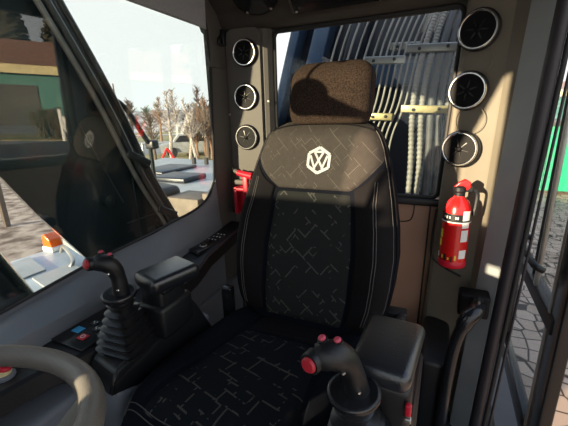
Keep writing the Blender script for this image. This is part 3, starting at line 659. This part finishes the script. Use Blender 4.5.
bm = NB(); tube(bm, smooth_path([(-.538, 1.335, 1.53), (-.533, 1.305, 1.515), (-.533, 1.30, 1.495), (-.533, 1.315, 1.488)]), .006, 8); O('hook', bm, 'black', o)
# small push-in screws
for k, (x, y, z) in enumerate(((-.35, 1.376, 1.26), (-.535, 1.35, 1.21))):
    bm = NB(); lathe(bm, [(.006, 0), (.006, .003), (.002, .005)], (x, y, z), (0.1, -1, 0), 12); tag(O('panel_clip', bm, 'steel'), ('small round clip on the corner panel edge by the rear window', 'small round clip on the left pillar near the vents')[k], 'clip')

# emergency hammer in its holder
o = thing('emergency_hammer', 'red emergency hammer in a red holder on the left rear corner under the vents', 'hammer', (-.48, 1.33, .76))
bm = NB(); tube(bm, [(-.505, 1.315, .962), (-.475, 1.30, .955)], .010, 12); O('tip', bm, 'steel', o)
bm = NB(); tube(bm, [(-.480, 1.302, .956), (-.40, 1.29, .945)], [.014, .016], 12); O('head', bm, 'redplastic', o)
bm = NB(); box(bm, -.452, -.425, 1.285, 1.305, .80, .95, .006); O('grip', bm, 'redplastic', o)
bm = NB(); box(bm, -.505, -.488, 1.29, 1.33, .765, .89, .004); box(bm, -.505, -.43, 1.29, 1.33, .872, .888, .004); box(bm, -.505, -.40, 1.32, 1.345, .76, .89, .004); O('holder', bm, 'redplastic', o)
bm = NB(); tube(bm, smooth_path([(-.515, 1.325, .97), (-.528, 1.325, .95), (-.53, 1.325, .85), (-.53, 1.325, .76)]), .007, 8); O('clip', bm, 'black', o)

# fire extinguisher
ex, ey = .415, 1.235
o = thing('fire_extinguisher', 'small red fire extinguisher clamped to the right rear column', 'fire extinguisher', (ex, ey, .69))
bm = NB(); lathe(bm, [(.030, .690), (.036, .695), (.042, .698), (.043, .715), (.0425, .880), (.040, .905), (.030, .928), (.018, .938), (.016, .948)], (ex, ey, 0), (0, 0, 1), 40); O('cylinder', bm, 'red', o, ang=50)
bm = NB(); lathe(bm, [(.0432, .700), (.0448, .704), (.0448, .716), (.0432, .720)], (ex, ey, 0), n=40); O('foot_ring', bm, 'redplastic', o)
def band(z0, z1, a0, a1, m, name, r=.0434):
    b = NB(); rings = []
    for k in range(13):
        a = R(a0 + (a1 - a0) * k / 12); c_, s_2 = math.cos(a), math.sin(a)
        rings.append([(ex + r * c_, ey + r * s_2, z0), (ex + (r + .0006) * c_, ey + (r + .0006) * s_2, z0), (ex + (r + .0006) * c_, ey + (r + .0006) * s_2, z1), (ex + r * c_, ey + r * s_2, z1)])
    loft(b, rings); return O(name, b, m, o)
band(.862, .888, 170, 350, 'black', 'label'); band(.858, .862, 170, 350, 'white', 'label', .0436)
for a in (214, 226, 238, 262, 270): band(.872, .880, a, a + 5, 'white', 'label', .0440)
for z0, z1 in ((.735, .765), (.795, .835), (.842, .858), (.868, .900)): band(z0, z1, 292, 325, 'white', 'label', .0438)
for z0, z1, a in ((.770, .795, 192), (.800, .830, 196)): band(z0, z1, a, a + 16, 'yellow', 'label', .0438)
for k in range(6): band(.722 + .006 * (k % 2), .736 + .005 * (k % 3), 205 + k * 14, 212 + k * 14, 'yellow' if k % 2 else 'black', 'label', .0438)
band(.728, .745, 185, 196, 'white', 'label', .0438)
bm = NB(); lathe(bm, [(.017, .940), (.017, .955), (.021, .960), (.021, .972), (.014, .978)], (ex, ey, 0), n=24); box(bm, ex - .012, ex + .038, ey - .010, ey + .010, .958, .974, .003); O('valve', bm, 'black', o)
bm = NB(); prism(bm, [(ex - .020, .972), (ex + .020, .962), (ex + .030, .972), (ex + .030, .990), (ex + .012, 1.000), (ex - .004, .990)], 'y', ey - .011, ey + .009, .004); O('lever', bm, 'red', o)
bm = NB(); tube(bm, smooth_path([(ex + .03, ey, .966), (ex + .05, ey, .955), (ex + .052, ey, .92), (ex + .048, ey, .88)]), .007, 8); O('hose_nozzle', bm, 'black', o)
bm = NB(); box(bm, ex - .02, ex + .02, ey + .04, ey + .09, .78, .82, .003); O('bracket', bm, 'black', o)
o.location.z -= .012
# recess outline below and seams on the rear wall
bm = NB(); tube(bm, smooth_path([(.350, 1.345, .85), (.345, 1.345, .75), (.345, 1.343, .69), (.355, 1.338, .655), (.40, 1.32, .63), (.455, 1.298, .615)]), .0035, 6); O('trim_17', bm, 'black', kind='structure')
bm = NB(); tube(bm, [(.328, 1.419, .86), (.322, 1.419, .3)], .003, 6); tube(bm, smooth_path([(.268, 1.419, .85), (.266, 1.419, .80), (.25, 1.419, .772), (.2, 1.419, .765)]), .0025, 6); O('trim_18', bm, 'black', kind='structure')

# grab handle with recess at the door post
o = thing('grab_handle', 'curved black grab handle at the foot of the door post', 'grab handle', (.45, 1.05, 0))
bm = NB(); tube(bm, smooth_path([(.500, 1.12, .610), (.485, 1.06, .612), (.462, 1.04, .585), (.442, 1.04, .50), (.432, 1.04, .35), (.428, 1.05, .15), (.43, 1.07, .02)]), [.023] * 14 + [.0185] * 23, 16); O('rail', bm, 'gloss', o)
bm = NB(); box(bm, .445, .535, 1.14, 1.20, .545, .625, .008); O('socket', bm, 'ventblack', o)
bm = NB(); box(bm, .345, .44, 1.06, 1.36, .0, .40, .02); O('trim_19', bm, 'black', kind='structure')

# ------------------------------------------------------------ seat
seat = thing('operator_seat', 'black and grey patterned cloth operator seat with tall back and headrest', 'seat', (0, .75, 0))
WT = [(.55, .19), (.575, .225), (.61, .242), (.66, .258), (.72, .266), (.80, .270), (.88, .262), (.96, .246), (1.04, .226), (1.10, .208), (1.135, .192), (1.16, .170), (1.178, .140), (1.186, .10)]
def interp(T, z):
    if z <= T[0][0]: return T[0][1]
    for (a, va), (b, vb) in zip(T, T[1:]):
        if z <= b: return va + (vb - va) * (z - a) / (b - a)
    return T[-1][1]
def hw(z): return interp(WT, z)
def y0f(z): return .862 + (z - .58) * .27
def bol(z): return interp([(.55, .0), (.62, .028), (.75, .045), (.9, .040), (1.0, .016), (1.1, .004), (1.2, 0)], z)
XO = -.004
def yfront(x, z):
    w = hw(z); u = min(1, abs(x) / w)
    edge = 1 - (1 - u ** 3.2) ** (1 / 2.2) if u < 1 else 1
    b = bol(z) * math.exp(-((u - .80) / .22) ** 2)
    roll = .06 * max(0, (z - 1.13) / .056) ** 2
    return y0f(z) - b + edge * .060 + roll + .008 * math.cos(u * 1.5)
bm = NB(); rings = []; nb = 56
for k in range(40):
    t = k / 39; z = .55 + (1.186 - .55) * (1 - (1 - t) ** 1.35); w = hw(z); r = []
    th = .055 + .045 * min(1, (1.19 - z) / .12) + .03 * (z < .9)
    for i in range(nb):
        x = -w * math.cos(math.pi * i / (nb - 1)) ; r.append((x + XO, yfront(x, z), z))
    for i in range(1, nb - 1):
        x = w * math.cos(math.pi * i / (nb - 1)); u = abs(x) / w
        r.append((x + XO, y0f(z) + .06 + (th - .02) * (1 - u ** 4) ** .5, z))
    rings.append(r)
loft(bm, rings); back = O('backrest', bm, 'blackcloth', seat, ang=70)
def patch(name, zl, xl, xr, m, parent, puff=.008, lift=.0015, nx=26, nz=34):
    b = NB(); V = []
    for k in range(nz + 1):
        z = zl[0] + (zl[1] - zl[0]) * k / nz; row = []
        a, c_ = xl(z), xr(z)
        for i in range(nx + 1):
            x = a + (c_ - a) * i / nx; e = min(1, 12 * min(i / nx, 1 - i / nx)) ** .5 * min(1, 10 * min(k / nz, 1 - k / nz)) ** .5
            row.append(b.verts.new((x + XO, yfront(x, z) - (lift + puff * e if e > 0 else -.004), z)))
        V.append(row)
    for k in range(nz):
        for i in range(nx): b.faces.new((V[k][i], V[k][i + 1], V[k + 1][i + 1], V[k + 1][i]))
    return O(name, b, m, parent, ang=80)
cw = lambda z: interp([(.56, .125), (.66, .138), (.80, .140), (.95, .125), (.985, .118)], z)
patch('centre_panel', (.575, .972), lambda z: -cw(z), lambda z: cw(z), 'center', back)
# upper panel spreads to the shoulders; its lower corners drop to the centre panel
def upx(z): return min(hw(z) * .985, interp([(.975, .118), (1.0, .150), (1.04, .19), (1.07, .215), (1.2, .3)], z) * 1.0)
patch('upper_panel', (.975, 1.180), lambda z: -upx(z), lambda z: upx(z), 'upper', back, puff=.009)
for s in (-1, 1):
    xi = lambda z: interp([(.575, .132), (.66, .145), (.80, .147), (.95, .132), (.985, .126), (1.0, .158), (1.04, .197), (1.055, .212)], z)
    xo = lambda z: max(hw(z) * .97, xi(z) + .004)
    if s < 0: patch('side_bolster', (.585, 1.05), lambda z: -xo(z), lambda z: -xi(z), 'bolster', back, puff=.006)
    else: patch('side_bolster', (.585, 1.05), xi, xo, 'bolster', back, puff=.006)
def seam(fx, z0, z1, off, name='stitching', r=.0011, m='thread', n=50):
    pts = []
    for k in range(n + 1):
        z = z0 + (z1 - z0) * k / n; x = fx(z); pts.append((x + XO, yfront(x, z) - off, z))
    O(name, tube(NB(), pts, r, 5), m, back)
for s in (-1, 1):
    seam(lambda z: s * (hw(z) * .77 if z < .95 else hw(z) * .77 + (z - .95) * .15), .61, 1.01, .0085)
    seam(lambda z: s * (hw(z) * .80 if z < .95 else hw(z) * .80 + (z - .95) * .15), .61, 1.01, .0085)
    seam(lambda z: s * hw(z) * .955, .62, 1.15, .005)
    seam(lambda z: s * hw(z) * .985, .60, 1.16, .002, 'piping', .0035, 'bolster')
pts = []
for k in range(41):
    x = -.165 + .33 * k / 40; z = 1.172 - .02 * (abs(x) / .165) ** 3; pts.append((x + XO, yfront(x, z) - .010, z))
O('piping', tube(NB(), pts, .0035, 6), 'bolster', back)
# woven emblem: hexagonal ring around crossing strokes
em = []
cx, cz = .010, 1.066
bm = NB()
def stroke(b, a, c_, w, d=.0035):
    ax, az = a; bx, bz = c_; L = math.hypot(bx - ax, bz - az); ux, uz = (bx - ax) / L, (bz - az) / L; px, pz = -uz * w / 2, ux * w / 2
    cs = [(ax + px, az + pz), (bx + px, bz + pz), (bx - px, bz - pz), (ax - px, az - pz)]
    f = lambda x, z, dd: (x, yfront(x - XO, z) - .0095 - dd, z)
    loft(b, [[f(x, z, -.003) for x, z in cs], [f(x, z, d) for x, z in cs]])
Hs = .0385
hexp = [(cx + Hs * math.sin(R(60 * k + 3)) * 1.0, cz + Hs * math.cos(R(60 * k + 3)) * .98) for k in range(6)]
for k in range(6): stroke(bm, hexp[k], hexp[(k + 1) % 6], .0085)
for a, c_ in (((-.014, .024), (.014, -.024)), ((.014, .024), (-.014, -.024)), ((-.027, .014), (-.011, -.026)), ((.027, .014), (.011, -.026)), ((-.012, .025), (.012, .025))):
    stroke(bm, (cx + a[0], cz + a[1]), (cx + c_[0], cz + c_[1]), .0062)
O('emblem', bm, 'silver', back, label='silver hexagonal woven emblem')
# headrest
bm = NB(); rings = []
for k in range(33):
    t = k / 32; z = 1.172 + .186 * t
    s1 = (1 - ((.18 - t) / .18) ** 2 * .22) if t < .18 else (1 - max(0, (t - .66) / .34) ** 2.6 * .80)
    w = .133 * (1 - (.10 * (1 - t / .3) ** 2 if t < .3 else 0) - max(0, (t - .72) / .28) ** 2.6 * .22); dep = .056 * s1; yc = 1.076 + (z - 1.18) * .20 + .008
    r = []
    for i in range(56):
        a = 2 * math.pi * i / 56; r.append((.014 + w * sgnpow(math.cos(a), .50), yc + dep * sgnpow(math.sin(a), .60), z - .006 * abs(math.cos(a)) ** 4 * (t > .7)))
    rings.append(r)
loft(bm, rings); hr = O('headrest', bm, 'headcloth', seat, ang=70)
for s in (-1, 1):
    bm = NB(); pts = []
    for k in range(20):
        t = .12 + .70 * k / 19; z = 1.178 + .182 * t; pts.append((.014 + s * .128 * (1 - max(0, t - .8) * .6), 1.052 + (z - 1.18) * .20 + max(0, t - .7) * .06, z))
    O('piping', tube(bm, pts, .0022, 6), 'blackcloth', hr)
for s in (-1, 1): bm = NB(); tube(bm, [(.018 + s * .05, 1.085, 1.10), (.018 + s * .05, 1.09, 1.20)], .008, 10); O('headrest_post', bm, 'chrome', seat)

# cushion
def ctop(x, y):
    t = (y - .33) / (.92 - .33); w = cwid(y); u = min(1, abs(x) / w)
    base = .590 + .012 * math.sin(min(1, max(0, (y - .38) / .2)) * math.pi / 2) - .05 * max(0, (y - .52) / .4)
    front = .055 * max(0, (.47 - y) / .12) ** 2
    return base - front + .016 * math.exp(-((u - .80) / .18) ** 2) - .050 * (1 - (1 - u ** 5) ** .5) 
def cwid(y): return interp([(.345, .20), (.38, .228), (.44, .250), (.60, .262), (.80, .256), (.93, .24)], y)
bm = NB(); rings = []
for k in range(44):
    y = .345 + .585 * k / 43; w = cwid(y); r = []
    for i in range(41):
        x = -w * math.cos(math.pi * i / 40); r.append((x + XO - .02, y, ctop(x, y)))
    for i in range(1, 14):
        x = w * math.cos(math.pi * i / 14); r.append((x * .97 + XO - .02, y, .44))
    rings.append(r)
loft(bm, rings); cush = O('seat_cushion', bm, 'blackcloth', seat, ang=70)
def cpatch(name, yl, xl, xr, m, puff=.007, nx=24, ny=30):
    b = NB(); V = []
    for k in range(ny + 1):
        y = yl[0] + (yl[1] - yl[0]) * k / ny; row = []; a, c_ = xl(y), xr(y)
        for i in range(nx + 1):
            x = a + (c_ - a) * i / nx; e = min(1, 12 * min(i / nx, 1 - i / nx)) ** .5 * min(1, 10 * min(k / ny, 1 - k / ny)) ** .5
            row.append(b.verts.new((x + XO - .02, y, ctop(x, y) + (.0015 + puff * e if e > 0 else -.004))))
        V.append(row)
    for k in range(ny):
        for i in range(nx): b.faces.new((V[k][i], V[k][i + 1], V[k + 1][i + 1], V[k + 1][i]))
    return O(name, b, m, cush, ang=80)
ccw = lambda y: interp([(.40, .180), (.47, .168), (.60, .145), (.72, .132), (.88, .12)], y)
cpatch('centre_panel', (.40, .775), lambda y: -ccw(y), lambda y: ccw(y), 'cushion')
cpatch('rear_panel', (.782, .90), lambda y: -ccw(y), lambda y: ccw(y), 'bolster', .004)
cpatch('side_bolster', (.40, .90), lambda y: -cwid(y) * .93, lambda y: -ccw(y) - .006, 'blackcloth', .003)
cpatch('side_bolster', (.40, .90), lambda y: ccw(y) + .006, lambda y: cwid(y) * .93, 'blackcloth', .003)
for f_ in (.945, .985):
    for s in (-1, 1):
        pts = []
        for k in range(40): y = .40 + .46 * k / 39; x = s * cwid(y) * f_; pts.append((x + XO - .02, y, ctop(x, y) + .002))
        O('stitching', tube(NB(), pts, .0012, 5), 'thread', cush)
    pts = []
    for k in range(40):
        x = -.24 + .48 * k / 39; y = .405 - (.012 if f_ > .95 else 0) + .02 * (abs(x) / .24) ** 4; pts.append((x + XO - .02, y, ctop(x, y) + .003))
    O('stitching', tube(NB(), pts, .0012, 5), 'thread', cush)
bm = NB(); box(bm, -.25, .23, .40, .95, .30, .45, .02); box(bm, -.18, .18, .45, .90, .04, .30, .02); box(bm, -.24, .24, .38, .98, .0, .05, .01); O('suspension_base', bm, 'black', seat)
bm = NB(); box(bm, .225, .30, .93, .97, .60, .635, .006); lathe(bm, [(.016, 0), (.016, .02), (.008, .024)], (.285, .93, .62), (0, -1, 0), 20); O('recliner_bracket', bm, 'black', seat)
bm = NB(); box(bm, -.30, -.26, .86, .89, .46, .64, .008); O('belt_buckle', bm, 'gloss', seat)

# ------------------------------------------------------------ consoles
def console(side, x0, x1, y0, y1, label):
    o_ = thing('armrest_console', label, 'console', ((x0 + x1) / 2, (y0 + y1) / 2, 0), 'consoles beside the seat')
    return o_
lc = console(-1, -.42, -.27, .43, .95, 'left console with grey-sheened armrest, black housing and joystick cutout')
bm = NB(); loft(bm, [[(-.415, .437, .575), (-.30, .408, .575), (-.290, .86, .40), (-.40, .86, .40)], [(-.415, .440, .60), (-.293, .415, .605), (-.285, .72, .66), (-.41, .72, .66)], [(-.405, .455, .632), (-.300, .435, .632), (-.292, .70, .69), (-.402, .70, .69)]])
bmesh.ops.bevel(bm, geom=bm.edges[:], offset=.008, segments=3, affect='EDGES'); O('housing', bm, 'black', lc)
bm = NB(); box(bm, -.405, -.300, .425, .80, .02, .578, .02); O('pedestal', bm, 'sill', lc)
bm = NB(); box(bm, -.340, -.264, .565, .66, .70, .79, .012); O('armrest_stem', bm, 'black', lc)
bm = NB(); box(bm, -.350, -.256, .555, .675, .64, .735, .014); O('stem_base', bm, 'black', lc)
def armrest(c, sx, sy, sz, rz, parent, tilt=0):
    b = NB(); t = bmesh.new(); bmesh.ops.create_cube(t, size=1)
    for v in t.verts:
        k = 1 - .10 * (v.co.z < 0) - .06 * (v.co.y < 0); v.co = Vector((v.co.x * sx * k, v.co.y * sy, v.co.z * sz))
    bmesh.ops.bevel(t, geom=t.edges[:], offset=min(sz * .42, .018), segments=5, profile=.5, affect='EDGES')
    m_ = Matrix.Rotation(R(rz), 3, 'Z') @ Matrix.Rotation(R(tilt), 3, 'X')
    for v in t.verts: v.co = m_ @ v.co + Vector(c)
    add(b, t); return O('armrest', b, 'pad', parent, ang=50)
armrest((-.280, .612, .804), .116, .140, .044, -16, lc, 2)
bm = NB(); box(bm, -.322, -.245, .56, .66, .775, .793, .006); O('armrest_tray', bm, 'black', lc)
rc = console(1, .2, .36, .36, .9, 'right console with large black padded armrest beside the door')
bm = NB(); loft(bm, [[(.232, .33, .40), (.345, .33, .40), (.355, .80, .40), (.250, .80, .40)], [(.232, .34, .62), (.345, .34, .62), (.355, .80, .62), (.250, .80, .62)], [(.24, .355, .64), (.335, .355, .64), (.345, .78, .64), (.26, .78, .64)]])
bmesh.ops.bevel(bm, geom=bm.edges[:], offset=.008, segments=3, affect='EDGES'); O('housing', bm, 'black', rc)
bm = NB(); box(bm, .262, .342, .475, .60, .66, .775, .012); O('armrest_stem', bm, 'black', rc)
armrest((.297, .530, .804), .108, .158, .040, -4, rc, 1)
bm = NB(); box(bm, .334, .344, .466, .476, .735, .757, .003); O('latch', bm, 'redplastic', rc)
bm = NB(); box(bm, .334, .345, .466, .476, .722, .731, .002); O('latch_plate', bm, 'steel', rc)
bm = NB(); box(bm, .245, .33, .40, .75, .02, .42, .02); O('pedestal', bm, 'black', rc)

# right-hand side shelf of switches (along the side window)
o = thing('side_shelf', 'long black side console under the side window carrying switches and dials', 'side console', (-.49, .7, .55))
bm = NB(); rings = []
for k in range(20):
    y = .12 + 1.20 * k / 19; z = .640 + max(0, y - .7) * .12; xi = interp([(.12, -.475), (.28, -.465), (.40, -.445), (.46, -.40), (.9, -.42), (1.0, -.45), (1.32, -.47)], y)
    rings.append([(-.55, y, z), (xi - .01, y, z), (xi, y, z - .006), (xi + .004, y, z - .05), (xi - .01, y, z - .06), (-.55, y, z - .06)])
loft(bm, rings); O('shelf', bm, 'black', o, ang=30)
bm = NB(); prism(bm, [(-.545, 1.00), (-.485, .98), (-.478, 1.24), (-.540, 1.27)], 'z', .665, .692, .004)
rot = Matrix.Rotation(R(6), 3, 'X')
O('switch_panel', bm, 'gloss', o)
def sw(x, y, z, sx, sy, m, name='button', h=.006):
    b = NB(); box(b, x - sx / 2, x + sx / 2, y - sy / 2, y + sy / 2, z, z + h, .0015); return O(name, b, m, o)
bm = NB(); torus(bm, (-.507, 1.045, .695), .013, .003, n=28, m=8); O('dial_ring', bm, 'steel', o)
bm = NB(); lathe(bm, [(.011, .690), (.010, .706), (.004, .708)], (-.507, 1.045, 0), n=24); O('dial', bm, 'black', o)
bm = NB(); lathe(bm, [(.012, .690), (.011, .700)], (-.520, 1.085, 0), n=24); O('dial', bm, 'black', o)
rnd = random.Random(3)
for i in range(3):
    for j in range(4):
        x = -.527 + i * .016; y = 1.115 + j * .033; sw(x, y, .692, .011, .020, 'black')
        b = NB(); box(b, x - .003, x + .003, y - .006, y + .001, .698, .6988); O('mark', b, 'white', o)
# front switch panel with coloured keys
bm = NB(); prism(bm, [(-.545, .44), (-.425, .44), (-.415, .62), (-.545, .62)], 'z', .640, .648, .002); O('keypad', bm, 'gloss', o)
sw(-.512, .495, .648, .030, .024, 'blue', 'blue_key', .003); sw(-.470, .478, .648, .026, .022, 'redplastic', 'red_key', .003)
b = NB(); torus(b, (-.470, .478, .6515), .006, .0012, n=16, m=5); O('mark', b, 'white', o)
for x, y in ((-.498, .535), (-.468, .518), (-.488, .572), (-.455, .545), (-.438, .508)):
    sw(x, y, .648, .022, .020, 'black', 'key', .003)
    for dx, dy in ((-.005, .002), (.001, -.003), (.005, .003)):
        b = NB(); box(b, x + dx - .0018, x + dx + .0018, y + dy - .002, y + dy + .002, .651, .6516); O('mark', b, 'white', o)
# ledge below wheel with red lever
o = thing('red_lever', 'red and cream lever on the side console at the left edge of the picture', 'lever', (-.515, .315, .64))
bm = NB(); lathe(bm, [(.022, .638), (.022, .646), (.018, .650)], (-.515, .315, 0), n=24); O('base', bm, 'sill', o)
bm = NB(); tube(bm, [(-.515, .315, .648), (-.514, .317, .660)], [.017, .014], 16); O('collar', bm, 'fascia', o)
bm = NB(); tube(bm, smooth_path([(-.514, .317, .658), (-.508, .322, .675), (-.494, .332, .700)]), [.014] * 4 + [.011] * 5 + [.007] * 4, 12); O('handle', bm, 'redplastic', o)
bm = NB(); tube(bm, [(-.5285, -.1, .50), (-.5285, .42, .50)], .003, 6); O('trim_20', bm, 'black', kind='structure')
bm = NB(); box(bm, -.545, -.405, -.44, .42, .0, .56, .015); O('trim_21', bm, 'sill', kind='structure')

# ------------------------------------------------------------ joysticks
def joystick(label, lean=0, side=0):
    LM = Matrix.Rotation(R(side), 3, 'Y') @ Matrix.Rotation(R(lean), 3, 'X')
    def ln(b):
        for v in b.verts: v.co = LM @ v.co
        return b
    o_ = thing('joystick', label, 'joystick', (0, 0, 0), 'joysticks on the two consoles')
    # origin: centre of the flange disc
    b = NB(); lathe(b, [(.030, -.014), (.037, -.008), (.041, 0), (.039, .005), (.033, .006), (.026, .003), (.020, .005)], n=40); O('flange', b, 'gloss', o_, ang=50)
    b = NB(); torus(b, (0, 0, .004), .0375, .0026, n=48, m=8); O('flange_ring', b, 'pad', o_)
    pts = smooth_path([(.004, .004, -.005), (.005, .004, .025), (.003, .004, .052), (-.002, .000, .074), (-.014, -.008, .088), (-.034, -.017, .090)], 5); n_ = len(pts)
    rs = [interp([(0, .0205), (.15, .0180), (.35, .0165), (.55, .0185), (.72, .0205), (.88, .0200), (1, .0170)], k / (n_ - 1)) for k in range(n_)]
    b = NB(); tube(b, pts, rs, 20, flat=1.05); O('grip', ln(b), 'black', o_, ang=60)
    d = Vector((-.22, -.90, .30)).normalized(); c_ = Vector((-.038, -.030, .093))
    b = NB(); lathe(b, [(.0160, -.012), (.0160, .003), (.014, .006)], c_, d, 28); O('button_collar', ln(b), 'black', o_)
    b = NB(); lathe(b, [(.0115, .003), (.0115, .007), (.009, .010), (.003, .0112)], c_, d, 28); O('thumb_button', ln(b), 'button', o_)
    for x, y, z in ((-.026, -.002, .109), (-.006, .003, .103)):
        b = NB(); lathe(b, [(.0075, -.012), (.0075, .002), (.006, .003)], (x, y, z), (-.1, 0, 1), 20); O('button_collar', ln(b), 'black', o_)
        b = NB(); lathe(b, [(.0055, .002), (.0055, .005), (.0035, .007)], (x, y, z), (-.1, 0, 1), 20); O('top_button', ln(b), 'pink', o_)
    for p in ((.014, -.013, .022), (.000, -.018, .066)): b = NB(); sphere(b, p, .0035, seg=8); O('screw', ln(b), 'chrome', o_)
    # pleated boot
    b = NB(); rings = []
    nlev = 7
    for k in range(nlev * 2 + 1):
        t = k / (nlev * 2); z = -.014 - .135 * t ** .9; w = .022 + .036 * t ** .85 + (.0050 if k % 2 else -.0050); r = []
        for i in range(40):
            a = 2 * math.pi * i / 40; e = max(.32, .85 - .9 * t)
            r.append((w * sgnpow(math.cos(a), e), w * sgnpow(math.sin(a), e), z + (.004 if k % 2 else 0)))
        rings.append(r)
    loft(b, rings); O('boot', b, 'boot', o_, ang=25)
    b = NB(); lathe(b, [(.026, -.010), (.028, -.020), (.024, -.034)], n=32); O('neck', b, 'black', o_)
    return o_
j0 = joystick('left joystick with dark red thumb button beside the side window')
j0.location = (-.336, .505, .790); j0.rotation_euler = (R(4), R(2), R(6))
j1 = joystick('right joystick with red thumb button in front of the large black armrest', 10, -4)
j1.location = (.262, .422, .794); j1.rotation_euler = (R(4), R(-4), R(0))

# ------------------------------------------------------------ steering wheel
cwh = Vector((-.120, .051, .894)); tl = .17; nv = Vector((0, math.sin(tl), math.cos(tl)))
o = thing('steering_wheel', 'grey grained steering wheel rim cut by the lower left corner', 'steering wheel', cwh)
bm = NB(); torus(bm, cwh, .190, .0155, nv, n=96, m=20, sy=1.0); O('rim', bm, 'rimpoly', o)
a1 = Vector((1, 0, 0)); b1 = nv.cross(a1)
def wp(r, ang, h=0): return cwh + (a1 * math.cos(R(ang)) + b1 * math.sin(R(ang))) * r + nv * h
for ang in (48, 180, 290):
    bm = NB(); rings = []
    for r_, wd, th in ((.182, 24 if ang == 48 else 14, .006), (.165, 14 if ang == 48 else 9, .007), (.12, 12, .008), (.05, 22, .012)):
        h_ = -.035 * (1 - (r_ / .19) ** 2)
        rings.append([wp(r_, ang - wd, h_ - th), wp(r_, ang + wd, h_ - th), wp(r_, ang + wd, h_ + th), wp(r_, ang - wd, h_ + th)])
    loft(bm, rings)
    bmesh.ops.bevel(bm, geom=bm.edges[:], offset=.003, segments=2, affect='EDGES')
    if ang == 48: bm.free(); continue
    O('spoke', bm, 'black', o)
# web flare on the inside of the rim
bm = NB(); rings = []
for k in range(21):
    a = 22 + 40 * k / 20; wdt = .020 * math.sin(math.pi * k / 20) ** 1.2 + .001
    rings.append([wp(.190, a, .006), wp(.176 - wdt, a, -.001), wp(.176 - wdt, a, -.006), wp(.190, a, -.010)])
loft(bm, rings); O('thumb_rest', bm, 'rimpoly', o, ang=60)
bm = NB(); lathe(bm, [(.055, -.05), (.058, -.03), (.045, -.018), (.001, -.016)], cwh, nv, 32); O('hub', bm, 'black', o)
bm = NB(); tube(bm, [cwh - nv * .05, cwh + Vector((.02, -.12, -.35)), (-.10, -.30, .02)], [.022, .024, .035], 20); O('column', bm, 'black', o)

# behind the camera: parts added to block sun: post, panel, stalked disc, locker outside
bm = NB(); box(bm, -.465, -.10, -.475, -.42, 1.05, 1.73, .01); O('trim_22', bm, 'pillar', kind='structure')  # unseen post added to keep sun off jamb, stick and armrest
o = thing('sunblocker', 'added monitor on the broad windscreen post ahead of the seat', 'sunblocker', (-.28, -.40, 1.0))  # unseen, added to shade the right stick and armrest
bm = NB(); box(bm, -.40, -.16, -.42, -.385, 1.04, 1.22, .012); O('casing', bm, 'black', o)
bm = NB(); box(bm, -.385, -.175, -.388, -.382, 1.055, 1.205, .002); O('screen', bm, 'gloss', o)
o = thing('added_blocker', 'added dark steel locker on the platform ahead of the boom', 'blocker', (-1.3, -.7, -.3))  # unseen, added so its shadow covers the lower backrest
bm = NB(); prism(bm, [(-1.19, -.3), (-1.19, 1.385), (-.20, 1.18), (-.20, -.3)], 'x', -1.45, -1.0, .02); O('blocker_body', bm, 'boom', o)
bm = NB(); box(bm, -1.0, -.985, -.80, -.70, .9, .93, .004); O('latch', bm, 'steel', o)

bm = NB(); prism(bm, [(-.66, 1.38), (-.52, 1.66), (-.52, 1.74), (-.66, 1.74)], 'y', -.475, -.455); O('trim_23', bm, 'pillar', kind='structure')  # unseen gusset added to cut sun from the upper column
o = thing('shade_blocks', 'added stepped black dashboard below the windscreen', 'shade_blocks', (-.2, -.42, .6))  # unseen blocks added to shape sun gaps for cushion and wheel
bm = NB(); box(bm, -.36, .15, -.47, -.40, .60, 1.06, .006); O('centre_block', bm, 'black', o)
bm = NB(); box(bm, -.57, -.45, -.47, -.40, .60, 1.17, .006); O('side_block', bm, 'black', o)
bm = NB(); box(bm, -.45, -.36, -.47, -.40, .60, .795, .006); box(bm, -.46, -.35, -.46, -.42, .83, 1.0, .006); O('gap_block', bm, 'black', o)
o = thing('headrest_shade', 'small disc on a stalk, added to shade the headrest, above the side window sill', 'mirror', (-.55, .2, 1.4))  # added out of view, shaped to shade the lower headrest
rz_ = Matrix.Rotation(R(-30), 3, 'Z')
bm = NB(); sphere(bm, (.005, 0, 0), .06, (1.1, .25, 1.0), 24)
for v in bm.verts: v.co = rz_ @ v.co + Vector((-.545, .20, 1.425))
O('casing', bm, 'black', o)
bm = NB(); prism(bm, [(.03, -.055), (.17, -.05), (.17, -.035), (.04, .02)], 'y', -.008, .008, .002)
for v in bm.verts: v.co = rz_ @ v.co + Vector((-.545, .20, 1.425))
O('lower_bar', bm, 'black', o)
bm = NB(); tube(bm, [(-.545, .20, 1.47), (-.58, .12, 1.70)], .006, 8); O('stalk', bm, 'black', o)
